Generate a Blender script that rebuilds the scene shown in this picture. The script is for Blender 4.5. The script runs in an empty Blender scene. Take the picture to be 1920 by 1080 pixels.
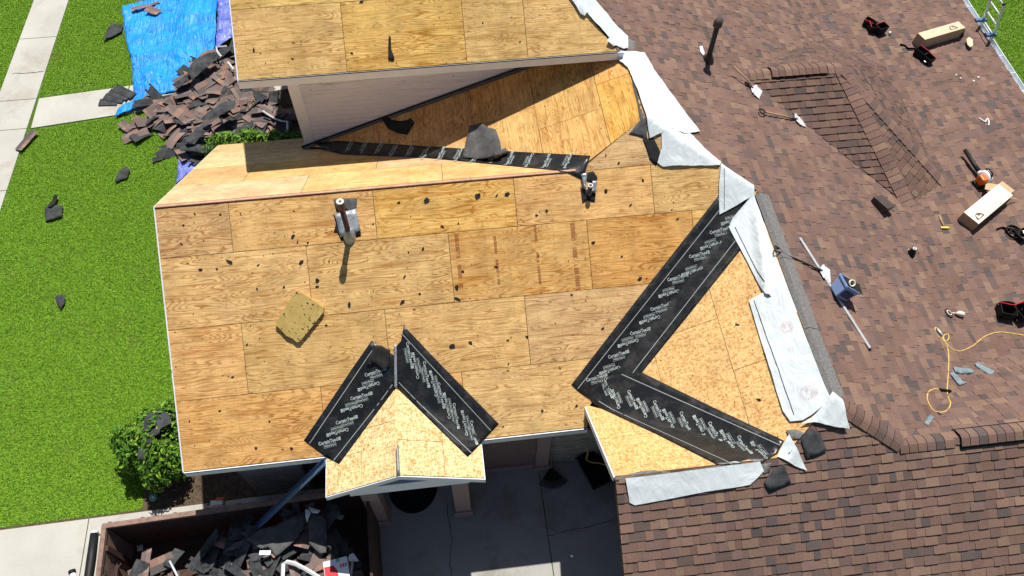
import bpy, bmesh, math, random
import numpy as np
from mathutils import Vector, Matrix, noise, geometry
R = math.radians
random.seed(7)
rng = np.random.default_rng(7)
scn = bpy.context.scene
C = scn.collection

# ------------------------------------------------------------------ camera, sky, sun, exposure
CAMP = Vector((4.90955, -6.32465, 16.56605)); CAME = (R(32.5412), R(-0.4443), R(-6.8340)); FPX = 1500.0
cd = bpy.data.cameras.new('camera'); cam = bpy.data.objects.new('camera', cd); C.objects.link(cam)
cam.location = CAMP; cam.rotation_euler = CAME
cd.sensor_width = 36; cd.lens = FPX / 1920 * 36; cd.clip_start = .1; cd.clip_end = 600
scn.camera = cam
SUNV = Vector((.14, .44, 1)).normalized()          # towards the sun
sl = bpy.data.lights.new('sun', 'SUN'); sun = bpy.data.objects.new('sun', sl); C.objects.link(sun)
sl.energy = 5.0; sl.angle = R(.53); sl.color = (1, .955, .88)
sun.rotation_euler = SUNV.to_track_quat('Z', 'Y').to_euler(); sun.location = (8, 10, 30)
w = bpy.data.worlds.new('World'); scn.world = w; w.use_nodes = True
nt = w.node_tree; bg = nt.nodes['Background']
sk = nt.nodes.new('ShaderNodeTexSky'); sk.sky_type = 'NISHITA'; sk.sun_disc = False
sk.sun_elevation = math.asin(SUNV.z); sk.sun_rotation = math.atan2(SUNV.x, SUNV.y)
nt.links.new(sk.outputs[0], bg.inputs[0]); bg.inputs[1].default_value = .06
vs = scn.view_settings
vs.view_transform = 'Standard'; vs.look = 'None'; vs.gamma = 1; vs.exposure = .22; vs.use_curve_mapping = False

# ------------------------------------------------------------------ the house's roof planes, z = a + b x + c y (metres, ground at 0)
Z0 = 4.0; PT = .6854
PL = {
 'A': (Z0, 0, PT),                                   # big south slope
 'B': (Z0 + 1.885 + PT*2.75, 0, -PT),                # its north slope
 'E': (Z0 + 1.88 - .37*7.25, .37, 0),                # west slope under the siding wall
 'F': (Z0 + 1.5 - .6*10.42, .6, 0),                  # west slope between the valleys
 'S': (Z0 + 1.5 + .44*10.42, -.44, 0),               # east slope
 'P': (Z0 - .119 + .12*14.1, -.12, 0),               # shallow east slope
 'G': (Z0 + 1.05 + .685*2.52, 0, .685),              # garage south slope
 'H': (Z0 + 1.05 - .83*2.52, 0, -.83),               # garage north slope
 'K': (Z0 + 1.05 - .685*2.52, 0, -.685),             # north slope of the east wing
 'D': (Z0 + 2.48 - .685*4.98, 0, .685),              # upper roof
 'S2': (Z0 + 2.367 + .81*8.45, -.81, 0),             # steeper east slope of the upper roof
 'N': (Z0 + 5.36 + .4*9.2, 0, -.4),                    # unseen back slope, placed to shade the ground beside the wall
 'PW': (Z0 - .09 - .477*3.7, .477, 0), 'PE': (Z0 - .09 + .443*3.7, -.443, 0),
}
def pz(k, x, y): a, b, c = PL[k]; return a + b*x + c*y
def plane3(name, p, q, r):
    n = (Vector(q)-Vector(p)).cross(Vector(r)-Vector(p)); b = -n.x/n.z; c = -n.y/n.z
    PL[name] = (p[2]-b*p[0]-c*p[1], b, c)
DA = (13.22, 5.5, Z0+1.18); DW = (11.15, 5.5, Z0+1.18)
d1 = (14.19, 2.72, Z0-.135); d2 = (15.25, 3.35, Z0-.257); d3 = (15.3, 6.85, Z0-.263); d4 = (14.06, 7.85, Z0-.12)
plane3('d1', DW, d1, DA); plane3('d2', DA, d1, d2); plane3('d3', DA, d2, d3); plane3('d4', DA, d3, d4); plane3('d5', DA, d4, DW)
def roofz(x, y, up=True):
    s = max(pz('S', x, y), pz('P', x, y))
    v = [min(pz('A', x, y), pz('B', x, y), s), min(pz('E', x, y), s, pz('A', x, y)), min(pz('F', x, y), s, pz('G', x, y))]
    if x > 6.97: v.append(min(pz('K' if x > 10.42 else 'H', x, y), pz('G', x, y)))
    if y < 0.2: v.append(min(pz('PW', x, y), pz('PE', x, y)))
    if up and y > 4.98: v.append(min(pz('D', x, y), max(s, pz('S2', x, y))))
    if x > 10.8: v.append(min(pz(k, x, y) for k in ('d1', 'd2', 'd3', 'd4', 'd5')))
    return max(v)
lowz = lambda x, y: roofz(x, y, False)               # without the upper roof that overhangs the west slope
groundz = lambda x, y: 0.0
CR = cam.rotation_euler.to_matrix()
def ray(p): return CR @ Vector(((p[0]-960)/FPX, -(p[1]-540)/FPX, -1))
def hit(p, f=roofz):                                  # where the sight line to a point of the photograph meets a real surface
    d = ray(p); lo, hi = 3.0, 40.0
    if callable(f):
        # first crossing
        t = lo; g = CAMP + d*t
        while t < 40:
            g = CAMP + d*t
            if g.z < f(g.x, g.y): break
            t += .1
        lo, hi = t-.1, t
        for _ in range(24):
            m = (lo+hi)/2; g = CAMP + d*m
            if g.z < f(g.x, g.y): hi = m
            else: lo = m
        return CAMP + d*hi
    return CAMP + d*((f-CAMP.z)/d.z)
def proj(v):
    c = CR.transposed() @ (Vector(v)-CAMP); return (960-FPX*c.x/c.z, 540+FPX*c.y/c.z)
def roofn(x, y, f=roofz):
    e = .02; return Vector((f(x-e, y)-f(x+e, y), f(x, y-e)-f(x, y+e), 2*e)).normalized()
def frame(p, p2=None, f=roofz, ang=None, lift=0.0, flat=False):
    o = hit(p, f) if not isinstance(p, Vector) else p
    n = Vector((0, 0, 1)) if flat or not callable(f) else roofn(o.x, o.y, f)
    if p2 is not None:
        q = hit(p2, f) if not isinstance(p2, Vector) else p2
        x = q-o
    else: x = Vector((math.cos(ang or 0), math.sin(ang or 0), 0))
    L = x.length; x = (x - n*x.dot(n)).normalized(); y = n.cross(x)
    M = Matrix((x, y, n)).transposed().to_4x4(); M.translation = o + n*lift
    return M, L
class Plane:
    def __init__(s, k):
        a, b, c = PL[k]; s.k = k
        s.N = Vector((-b, -c, 1)).normalized(); g = math.hypot(b, c)
        s.V = Vector((b/g, c/g, g)).normalized(); s.U = s.V.cross(s.N)
        s.O = Vector((0, 0, a))
    def uv(s, x, y): p = Vector((x, y, pz(s.k, x, y))) - s.O; return (p.dot(s.U), p.dot(s.V))
    def at(s, u, v, h=0): return s.O + s.U*u + s.V*v + s.N*h
    def mat(s, u, v, h=0):
        M = Matrix((s.U, s.V, s.N)).transposed().to_4x4(); M.translation = s.at(u, v, h); return M
PLN = {k: Plane(k) for k in PL}

# ------------------------------------------------------------------ node helpers and materials
class NT:
    def __init__(s, name, rough=.8, spec=.3):
        s.m = bpy.data.materials.new(name); s.m.use_nodes = True; s.t = s.m.node_tree
        s.b = s.t.nodes['Principled BSDF']; s.b.inputs['Roughness'].default_value = rough
        s.b.inputs['Specular IOR Level'].default_value = spec
    def n(s, typ, **kw):
        o = s.t.nodes.new(typ)
        for k, v in kw.items(): setattr(o, k, v)
        return o
    def put(s, sock, v):
        if isinstance(v, bpy.types.NodeSocket): s.t.links.new(v, sock)
        elif isinstance(v, (tuple, list)) and len(v) == 3 and sock.type == 'RGBA': sock.default_value = (*v, 1)
        else: sock.default_value = v
    def obj(s): return s.n('ShaderNodeTexCoord').outputs['Object']
    def rand(s): return s.n('ShaderNodeObjectInfo').outputs['Random']
    def pos(s): return s.n('ShaderNodeNewGeometry').outputs['Position']
    def attr(s, a='col'): return s.n('ShaderNodeAttribute', attribute_name=a).outputs['Color']
    def math(s, op, a, b=0.0, c=None, clamp=False):
        o = s.n('ShaderNodeMath', operation=op); o.use_clamp = clamp
        s.put(o.inputs[0], a); s.put(o.inputs[1], b)
        if c is not None: s.put(o.inputs[2], c)
        return o.outputs[0]
    def vmath(s, op, a, b):
        o = s.n('ShaderNodeVectorMath', operation=op); s.put(o.inputs[0], a); s.put(o.inputs[1], b); return o.outputs[0]
    def scale(s, v, sc): return s.vmath('MULTIPLY', v, sc)
    def shift(s, v, r, k=37.0):
        o = s.n('ShaderNodeCombineXYZ')
        for i, f in enumerate((1, 1.7, 2.3)): s.put(o.inputs[i], s.math('MULTIPLY', r, k*f))
        return s.vmath('ADD', v, o.outputs[0])
    def noise(s, v, sc=1.0, det=3.0, rough=.55, dist=0.0):
        o = s.n('ShaderNodeTexNoise'); s.put(o.inputs['Vector'], v); o.inputs['Scale'].default_value = sc
        o.inputs['Detail'].default_value = det; o.inputs['Roughness'].default_value = rough; o.inputs['Distortion'].default_value = dist
        return o.outputs['Fac']
    def vor(s, v, sc=1.0, out='Distance', feat='F1', rnd=1.0):
        o = s.n('ShaderNodeTexVoronoi', feature=feat); s.put(o.inputs['Vector'], v); o.inputs['Scale'].default_value = sc
        o.inputs['Randomness'].default_value = rnd
        return o.outputs[out]
    def ramp(s, f, stops, interp='LINEAR'):
        o = s.n('ShaderNodeValToRGB'); o.color_ramp.interpolation = interp; e = o.color_ramp.elements
        while len(e) < len(stops): e.new(.5)
        for q, (p, c) in zip(e, stops):
            q.position = p; q.color = (*c, 1) if isinstance(c, tuple) else (c, c, c, 1)
        s.put(o.inputs[0], f); return o.outputs[0]
    def mix(s, f, a, b, mode='MIX'):
        o = s.n('ShaderNodeMix', data_type='RGBA', blend_type=mode)
        s.put(o.inputs[0], f); s.put(o.inputs[6], a); s.put(o.inputs[7], b); return o.outputs[2]
    def xyz(s, v): o = s.n('ShaderNodeSeparateXYZ'); s.put(o.inputs[0], v); return o.outputs
    def bump(s, h, st=.3, d=.01):
        o = s.n('ShaderNodeBump'); o.inputs['Strength'].default_value = st; o.inputs['Distance'].default_value = d
        s.put(o.inputs['Height'], h); s.t.links.new(o.outputs[0], s.b.inputs['Normal'])
    def col(s, c): s.put(s.b.inputs['Base Color'], c); return s.m
M = {}
def simple(name, c, rough=.7, metal=0.0, spec=.3, var=.12, sc=6.0):
    k = NT(name, rough, spec); k.b.inputs['Metallic'].default_value = metal
    f = k.noise(k.obj(), sc, 4)
    lo = tuple(max(0, x*(1-var)) for x in c); hi = tuple(min(1, x*(1+var)) for x in c)
    k.col(k.ramp(f, [(.3, lo), (.7, hi)])); M[name] = k.m
    return k
def plywood(name, light, mid, dark, rot=False, stains=False, knots=.55, dull=0.0):
    k = NT(name, .82, .2); r = k.rand(); v0 = k.obj()
    v = k.shift(v0, r)
    g = k.noise(k.scale(v, (.55, 4.2, 1)), 1.25, 1.6, .45, .25)
    t = k.math('FRACT', k.math('MULTIPLY', g, 21.0))
    band = k.ramp(t, [(0, 0.0), (.10, .25), (.35, .85), (.8, 1.0), (1, .35)])
    # rotary-cut figure is strong in places and faint in others
    amt = k.ramp(k.noise(v, 1.1, 2), [(.36, .40), (.58, 1.0)])
    fine = k.noise(k.scale(v, (2.2, 70, 1)), 1.0, 3, .6)
    c = k.mix(k.ramp(fine, [(.3, 0.0), (.7, 1.0)]), mid, light)
    c = k.mix(k.math('MULTIPLY', k.math('SUBTRACT', 1.0, band), amt), c, dark)
    bl = k.ramp(k.noise(v, 2.6, 5, .65), [(.35, .78), (.6, 1.08)])
    c = k.mix(1.0, c, bl, 'MULTIPLY')
    s2 = k.ramp(k.noise(k.scale(v, (1.6, 46, 1)), 1.0, 4, .7), [(.52, 0.0), (.66, .8)]); c = k.mix(s2, c, (dark[0]*1.15, dark[1]*1.1, dark[2]))
    # weathering streaks along the grain
    st = k.ramp(k.noise(k.scale(v, (.8, 9, 1)), 1.0, 3), [(.56, 0.0), (.72, .55)])
    c = k.mix(st, c, dark)
    # knots
    kv = k.scale(v, (1.0, 1.5, 1)); kd = k.vor(kv, 1.9); kc = k.xyz(k.vor(kv, 1.9, 'Color'))[0]
    kn = k.math('MULTIPLY', k.ramp(kd, [(.02, 1.0), (.085, 0.0)]), k.math('GREATER_THAN', kc, knots))
    c = k.mix(kn, c, (dark[0]*.42, dark[1]*.4, dark[2]*.4))
    sm_ = k.ramp(k.noise(k.vmath('ADD', v, (3.3, 8.1, 0)), 3.4, 6, .72, .5), [(.60, 0.0), (.74, .55)]); c = k.mix(sm_, c, (.30, .135, .05))
    # nail heads, tar specks
    sv = k.vor(v, 13.0); sc = k.xyz(k.vor(v, 13.0, 'Color'))[1]
    sp = k.math('MULTIPLY', k.ramp(sv, [(.07, 1.0), (.12, 0.0)]), k.math('GREATER_THAN', sc, .5))
    c = k.mix(k.math('MULTIPLY', sp, .8), c, (.055, .032, .02))
    sv = k.vor(k.scale(v, (1, 1.6, 1)), 38.0); sc = k.xyz(k.vor(k.scale(v, (1, 1.6, 1)), 38.0, 'Color'))[1]
    sp = k.math('MULTIPLY', k.ramp(sv, [(.12, 1.0), (.2, 0.0)]), k.math('GREATER_THAN', sc, .6))
    c = k.mix(k.math('MULTIPLY', sp, .55), c, (.09, .05, .025))
    # nail rows over the rafters
    X = k.xyz(v0); fx = k.math('ABSOLUTE', k.math('SUBTRACT', k.math('FRACT', k.math('MULTIPLY', X[0], 1/.4064)), .5))
    nail = k.math('MULTIPLY', k.math('LESS_THAN', fx, .012), k.math('GREATER_THAN', k.noise(k.scale(v, (1, 14, 1)), 1.0, 1), .52))
    c = k.mix(k.math('MULTIPLY', nail, .3), c, (.12, .06, .03))
    # weathered dark veil
    veil = k.ramp(k.noise(v, .9, 5, .7), [(.56, 0.0), (.8, .22+dull)])
    c = k.mix(veil, c, (dark[0]*.8, dark[1]*.72, dark[2]*.6))
    if stains:
        for xi, wd in ((.14, .045), (.80, .035), (1.52, .032), (2.18, .05)):
            d = k.math('ABSOLUTE', k.math('SUBTRACT', X[0], xi))
            msk = k.math('MULTIPLY', k.math('LESS_THAN', k.math('ADD', d, k.math('MULTIPLY', k.noise(v0, 30, 2), .02)), wd),
                         k.ramp(k.noise(k.shift(k.scale(v0, (1.2, 9, 1)), xi*1.0), 1.0, 3), [(.42, 0.0), (.5, 1.0)]))
            c = k.mix(k.math('MULTIPLY', msk, .62), c, (.21, .062, .036))
    hs = k.n('ShaderNodeHueSaturation'); k.put(hs.inputs['Color'], c)
    k.put(hs.inputs['Value'], k.math('ADD', .87, k.math('MULTIPLY', r, .28)))
    k.put(hs.inputs['Saturation'], k.math('ADD', 1.16, k.math('MULTIPLY', k.math('FRACT', k.math('MULTIPLY', r, 7.3)), -.22)))
    k.put(hs.inputs['Hue'], k.math('ADD', .4925, k.math('MULTIPLY', k.math('FRACT', k.math('MULTIPLY', r, 13.7)), .012)))
    k.bump(k.math('ADD', k.math('MULTIPLY', band, .4), fine), .25, .003)
    M[name] = k.m; return k.col(hs.outputs[0])
plywood('plywood_main', (.84, .58, .275), (.69, .43, .17), (.34, .14, .038))
plywood('plywood_stained', (.84, .60, .30), (.74, .49, .21), (.44, .21, .065), stains=True)
plywood('plywood_north', (.76, .55, .31), (.68, .46, .24), (.46, .26, .11), knots=.9)
plywood('plywood_west', (.80, .53, .24), (.68, .41, .155), (.34, .14, .036), knots=.25)
plywood('plywood_upper', (.80, .58, .28), (.66, .45, .185), (.32, .165, .05), dull=.1)
def osb(name, light, mid, dark, spots=0.0):
    k = NT(name, .8, .25); r = k.rand(); v = k.shift(k.obj(), r)
    wob = k.noise(v, 22, 3)
    a = k.vor(k.scale(v, (1.0, .30, 1)), 52, 'Color'); b = k.vor(k.scale(v, (.32, 1.0, 1)), 56, 'Color')
    d = k.vor(k.scale(k.vmath('ADD', v, (3.1, 1.2, 0)), (.75, .6, 1)), 80, 'Color')
    f = k.math('ADD', k.math('MULTIPLY', k.xyz(a)[0], .40), k.math('ADD', k.math('MULTIPLY', k.xyz(b)[1], .36), k.math('MULTIPLY', k.xyz(d)[2], .24)))
    f = k.math('ADD', f, k.math('MULTIPLY', k.math('SUBTRACT', wob, .5), .3))
    c = k.ramp(f, [(.22, dark), (.40, mid), (.55, light), (.78, tuple(min(1, x*1.16) for x in light))])
    e = k.ramp(k.vor(k.scale(v, (.5, 1, 1)), 44, 'Distance', 'DISTANCE_TO_EDGE'), [(0, .72), (.06, 1.0)])
    c = k.mix(1.0, c, e, 'MULTIPLY')
    bl = k.ramp(k.noise(v, 2.0, 4), [(.3, .86), (.7, 1.08)]); c = k.mix(1.0, c, bl, 'MULTIPLY')
    if spots:
        sv = k.vor(v, 9.0); sc = k.xyz(k.vor(v, 9.0, 'Color'))[1]
        sp = k.math('MULTIPLY', k.ramp(k.math('ADD', sv, k.math('MULTIPLY', wob, .15)), [(.16, 1.0), (.26, 0.0)]), k.math('GREATER_THAN', sc, .62))
        c = k.mix(k.math('MULTIPLY', sp, spots), c, (.26, .10, .04))
    k.bump(f, .3, .004); M[name] = k.m; return k.col(c)
osb('osb_valley', (.74, .48, .21), (.64, .38, .14), (.48, .25, .08))
osb('osb_portico', (.82, .62, .33), (.70, .48, .21), (.50, .29, .10), .8)
def shingle_mat(name, gain=1.0):
    k = NT(name, .93, .15); c = k.attr('col'); v = k.pos()
    gr = k.ramp(k.noise(v, 110, 2, .7), [(.3, .62), (.7, 1.36)]); c = k.mix(1.0, c, gr, 'MULTIPLY')
    bl = k.ramp(k.noise(v, 1.3, 4), [(.3, .88), (.7, 1.1)]); c = k.mix(1.0, c, bl, 'MULTIPLY')
    # pale scuffs left by boots and tools
    sc = k.ramp(k.noise(k.scale(v, (1, 1, 1)), 2.4, 6, .75, .6), [(.66, 0.0), (.78, .35)]); c = k.mix(sc, c, (.36*gain, .30*gain, .26*gain))
    k.bump(k.noise(v, 170, 2), .6, .004); M[name] = k.m; return k.col(c)
shingle_mat('shingle')
def membrane():
    k = NT('membrane', .42, .5); v = k.obj()
    sc = k.ramp(k.noise(k.scale(v, (3, 26, 4)), 1.0, 5, .7, 1.2), [(.60, 0.0), (.74, .75)])
    ds = k.ramp(k.noise(v, 3.2, 5, .7), [(.45, 0.0), (.75, .6)])
    sp = k.math('MULTIPLY', k.ramp(k.vor(v, 24.0), [(.06, 1.0), (.1, 0.0)]), k.math('GREATER_THAN', k.xyz(k.vor(v, 24.0, 'Color'))[0], .8))
    c = k.mix(ds, (.010, .011, .012), (.050, .045, .041)); c = k.mix(k.math('MULTIPLY', sc, .4), c, (.12, .125, .12))
    c = k.mix(k.math('MULTIPLY', sp, .6), c, (.30, .31, .32))
    k.put(k.b.inputs['Roughness'], k.ramp(ds, [(0, .32), (1, .7)]))
    k.bump(k.noise(v, 14, 5), .35, .01); M['membrane'] = k.m; k.col(c)
membrane()
simple('print_grey', (.42, .49, .48), .6, var=.25, sc=12); simple('print_line', (.34, .38, .38), .6)
def felt(name, a, b):
    k = NT(name, .9, .2); v = k.shift(k.obj(), k.rand())
    k.col(k.mix(k.ramp(k.noise(v, 4, 6, .7), [(.35, 0.0), (.7, 1.0)]), a, b)); k.bump(k.noise(v, 40, 3), .4, .006); M[name] = k.m
felt('felt', (.012, .012, .013), (.035, .034, .034)); felt('felt_grey', (.06, .061, .062), (.135, .135, .135))
felt('shingle_back', (.026, .027, .030), (.085, .089, .095))
def white_sheet():
    k = NT('underlayment', .55, .35); v = k.obj()
    c = k.ramp(k.noise(v, 2.0, 5, .6), [(.3, (.56, .62, .65)), (.7, (.67, .725, .75))])
    cr = k.noise(k.scale(v, (1, .55, 1)), 4.0, 4, .55, 1.0)
    k.bump(cr, .35, .07); M['underlayment'] = k.m; k.col(c)
white_sheet()
def tarp():
    k = NT('tarp', .46, .4); v = k.obj()
    wv = k.math('FRACT', k.math('MULTIPLY', k.xyz(v)[0], 60.0))
    c = k.ramp(k.noise(v, 1.6, 5, .6), [(.3, (.004, .22, .78)), (.7, (.014, .36, .98))])
    f = k.noise(k.scale(v, (2.6, .55, 1)), 2.0, 3, .5, 1.2); g = k.noise(k.scale(v, (1.8, .8, 1)), 9, 3, .6)
    cr = k.math('ABSOLUTE', k.math('SUBTRACT', f, .5))
    k.bump(k.math('ADD', k.math('MULTIPLY', k.math('MINIMUM', cr, .12), 5.0), k.math('MULTIPLY', g, .25)), .55, .07); M['tarp'] = k.m; k.col(c)
    k = NT('tarp_violet', .3, .55); v = k.obj()
    c = k.ramp(k.noise(v, 2.6, 5, .6), [(.3, (.05, .08, .46)), (.7, (.22, .28, .72))])
    k.bump(k.noise(k.scale(v, (6, 1.5, 1)), 2.6, 4, .6, 1.0), .8, .06); M['tarp_violet'] = k.m; k.col(c)
tarp()
def concrete(name, a, b, dirt, amt):
    k = NT(name, .9, .2); v = k.pos()
    c = k.ramp(k.noise(v, .7, 6, .6), [(.3, a), (.7, b)])
    d = k.ramp(k.noise(k.vmath('ADD', v, (5.2, 3.1, 0)), .8, 6, .68, .4), [(.52, 0.0), (.74, amt)]); c = k.mix(d, c, dirt)
    g = k.ramp(k.noise(v, 90, 3, .7), [(.25, .8), (.75, 1.12)]); c = k.mix(1.0, c, g, 'MULTIPLY')
    sp = k.math('MULTIPLY', k.ramp(k.vor(v, 7.0), [(.03, 1.0), (.06, 0.0)]), k.math('GREATER_THAN', k.xyz(k.vor(v, 7.0, 'Color'))[0], .78))
    c = k.mix(k.math('MULTIPLY', sp, .6), c, (.05, .045, .04))
    k.bump(k.noise(v, 60, 4), .2, .004); M[name] = k.m; k.col(c)
concrete('concrete', (.44, .43, .39), (.53, .52, .47), (.30, .25, .18), .6)
concrete('driveway', (.34, .33, .31), (.42, .41, .385), (.17, .145, .115), .8)  # courtyard shade is partly put into this darker slab colour
def grassm():
    k = NT('grass', .6, .25); c = k.attr('col'); v = k.pos()
    p = k.noise(v, .45, 6, .65, .8); c = k.mix(k.ramp(p, [(.35, .0), (.72, .75)]), c, (.24, .43, .03))
    p2 = k.noise(k.vmath('ADD', v, (9, 2, 0)), .9, 5, .62); c = k.mix(k.ramp(p2, [(.58, 0.0), (.8, .6)]), c, (.28, .28, .07))
    k.b.inputs['Transmission Weight'].default_value = 0
    M['grass'] = k.m; k.col(c)
    k = NT('turf', .95, .1); v = k.pos()
    c = k.ramp(k.noise(v, 30, 4, .7), [(.3, (.05, .11, .012)), (.7, (.13, .24, .024))])
    dry = k.ramp(k.noise(k.vmath('ADD', v, (9, 2, 0)), .9, 5, .62), [(.58, 0.0), (.8, .6)]); c = k.mix(dry, c, (.12, .10, .035))
    k.bump(k.noise(v, 45, 4), 1.0, .05); M['turf'] = k.m; k.col(c)
    k = NT('soil', .97, .1); v = k.pos(); k.col(k.ramp(k.noise(v, 9, 6, .7), [(.3, (.05, .036, .026)), (.7, (.17, .125, .085))]))
    k.bump(k.noise(v, 30, 5), .9, .05); M['soil'] = k.m
    k = NT('leaf', .6, .2); c = k.attr('col'); k.col(c); M['leaf'] = k.m
grassm()
simple('trim_white', (.78, .81, .90), .5, var=.06, sc=3); simple('siding', (.58, .545, .545), .5, var=.05, sc=2)
def sidingm():
    k = NT('siding', .5, .3); v = k.pos()
    c = k.ramp(k.noise(v, 1.2, 4), [(.3, (.70, .72, .82)), (.7, (.78, .80, .90))])
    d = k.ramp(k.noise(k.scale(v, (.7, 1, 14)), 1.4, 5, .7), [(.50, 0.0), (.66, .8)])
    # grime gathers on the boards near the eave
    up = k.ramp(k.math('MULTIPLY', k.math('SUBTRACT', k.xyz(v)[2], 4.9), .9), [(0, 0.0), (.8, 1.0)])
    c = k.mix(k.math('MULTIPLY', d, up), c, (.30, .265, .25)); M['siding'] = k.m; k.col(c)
sidingm()
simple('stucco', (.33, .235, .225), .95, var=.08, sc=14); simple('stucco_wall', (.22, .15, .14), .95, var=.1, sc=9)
simple('dark', (.012, .012, .013), .8); simple('black_rubber', (.012, .012, .013), .55, var=.3); simple('deck', (.10, .06, .035), .9, var=.3)
simple('rafter', (.50, .30, .21), .85, var=.15); simple('flashing_grey', (.20, .21, .22), .5, .4); simple('cap_grey', (.17, .165, .16), .95, var=.3, sc=30)
simple('pvc_brown', (.115, .055, .048), .5, var=.15); simple('pvc_cream', (.80, .78, .74), .5, var=.04); simple('lead', (.42, .45, .48), .4, .5, var=.3, sc=25)
simple('vent_brown', (.075, .055, .048), .5, var=.2); simple('steel', (.70, .71, .72), .4, .35, var=.15); simple('steel_dark', (.10, .10, .105), .45, .6, var=.25)
simple('aluminium', (.80, .82, .84), .4, .3, var=.08); simple('white_metal', (.80, .81, .82), .4, .0, var=.05); simple('gutter_white', (.72, .76, .80), .4, .2, var=.1)
simple('blue_trim', (.10, .17, .30), .45, .2, var=.15); simple('wood_handle', (.42, .27, .15), .7, var=.2, sc=20); simple('yellow_handle', (.72, .55, .10), .5, var=.15)
def card(name, a, b):
    k = NT(name, .85, .2); v = k.obj(); k.col(k.ramp(k.noise(k.scale(v, (1, 8, 1)), 6, 4), [(.3, a), (.7, b)])); M[name] = k.m
card('cardboard', (.46, .33, .20), (.55, .40, .26)); card('cardboard_print', (.62, .50, .34), (.72, .60, .42)); card('cardboard_white', (.80, .74, .58), (.86, .80, .64))
simple('card_ink', (.14, .11, .075), .8); simple('card_ink_pale', (.46, .40, .30), .8); simple('red_nylon', (.42, .012, .022), .6, var=.25, sc=20); simple('black_nylon', (.012, .011, .012), .75, var=.4, sc=20)
simple('orange', (.78, .16, .02), .4); simple('bucket_blue', (.24, .34, .58), .35, var=.06); simple('bucket_label', (.02, .03, .10), .4)
simple('hose_yellow', (.66, .46, .12), .5, var=.1); simple('rope', (.70, .66, .56), .85, var=.2, sc=40); simple('rust', (.075, .042, .034), .85, var=.35, sc=9); simple('rust_light', (.25, .16, .125), .85, var=.3, sc=7)
simple('tape_grey', (.20, .255, .285), .6, var=.25, sc=22); simple('foam_dummy', (.5, .4, .2)); simple('logo_red', (.58, .38, .38), .7); simple('logo_grey', (.42, .45, .47), .7)
simple('red_paint', (.55, .015, .03), .45); simple('green_plastic', (.12, .42, .28), .5); simple('mortar', (.30, .28, .25), .95); simple('paper_white', (.82, .82, .82), .7, var=.05)
simple('mat_black', (.010, .010, .011), .98, var=.5, sc=50); simple('glass_dark', (.015, .017, .02), .12, spec=.6)
def foam():
    k = NT('foam', .9, .15); v = k.obj()
    c = k.ramp(k.noise(v, 5, 4), [(.3, (.42, .29, .085)), (.7, (.54, .39, .14))])
    k.bump(k.noise(v, 40, 4), .5, .01); M['foam'] = k.m; k.col(c)
foam()
def brickm():
    k = NT('brick', .92, .2); r = k.rand(); v = k.shift(k.obj(), r)
    c = k.ramp(k.noise(v, 12, 5), [(.3, (.30, .265, .24)), (.7, (.46, .42, .38))])
    c = k.mix(k.ramp(r, [(.5, 0.0), (1, .6)]), c, (.20, .165, .145)); k.bump(k.noise(v, 50, 4), .5, .006); M['brick'] = k.m; k.col(c)
brickm()

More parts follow.
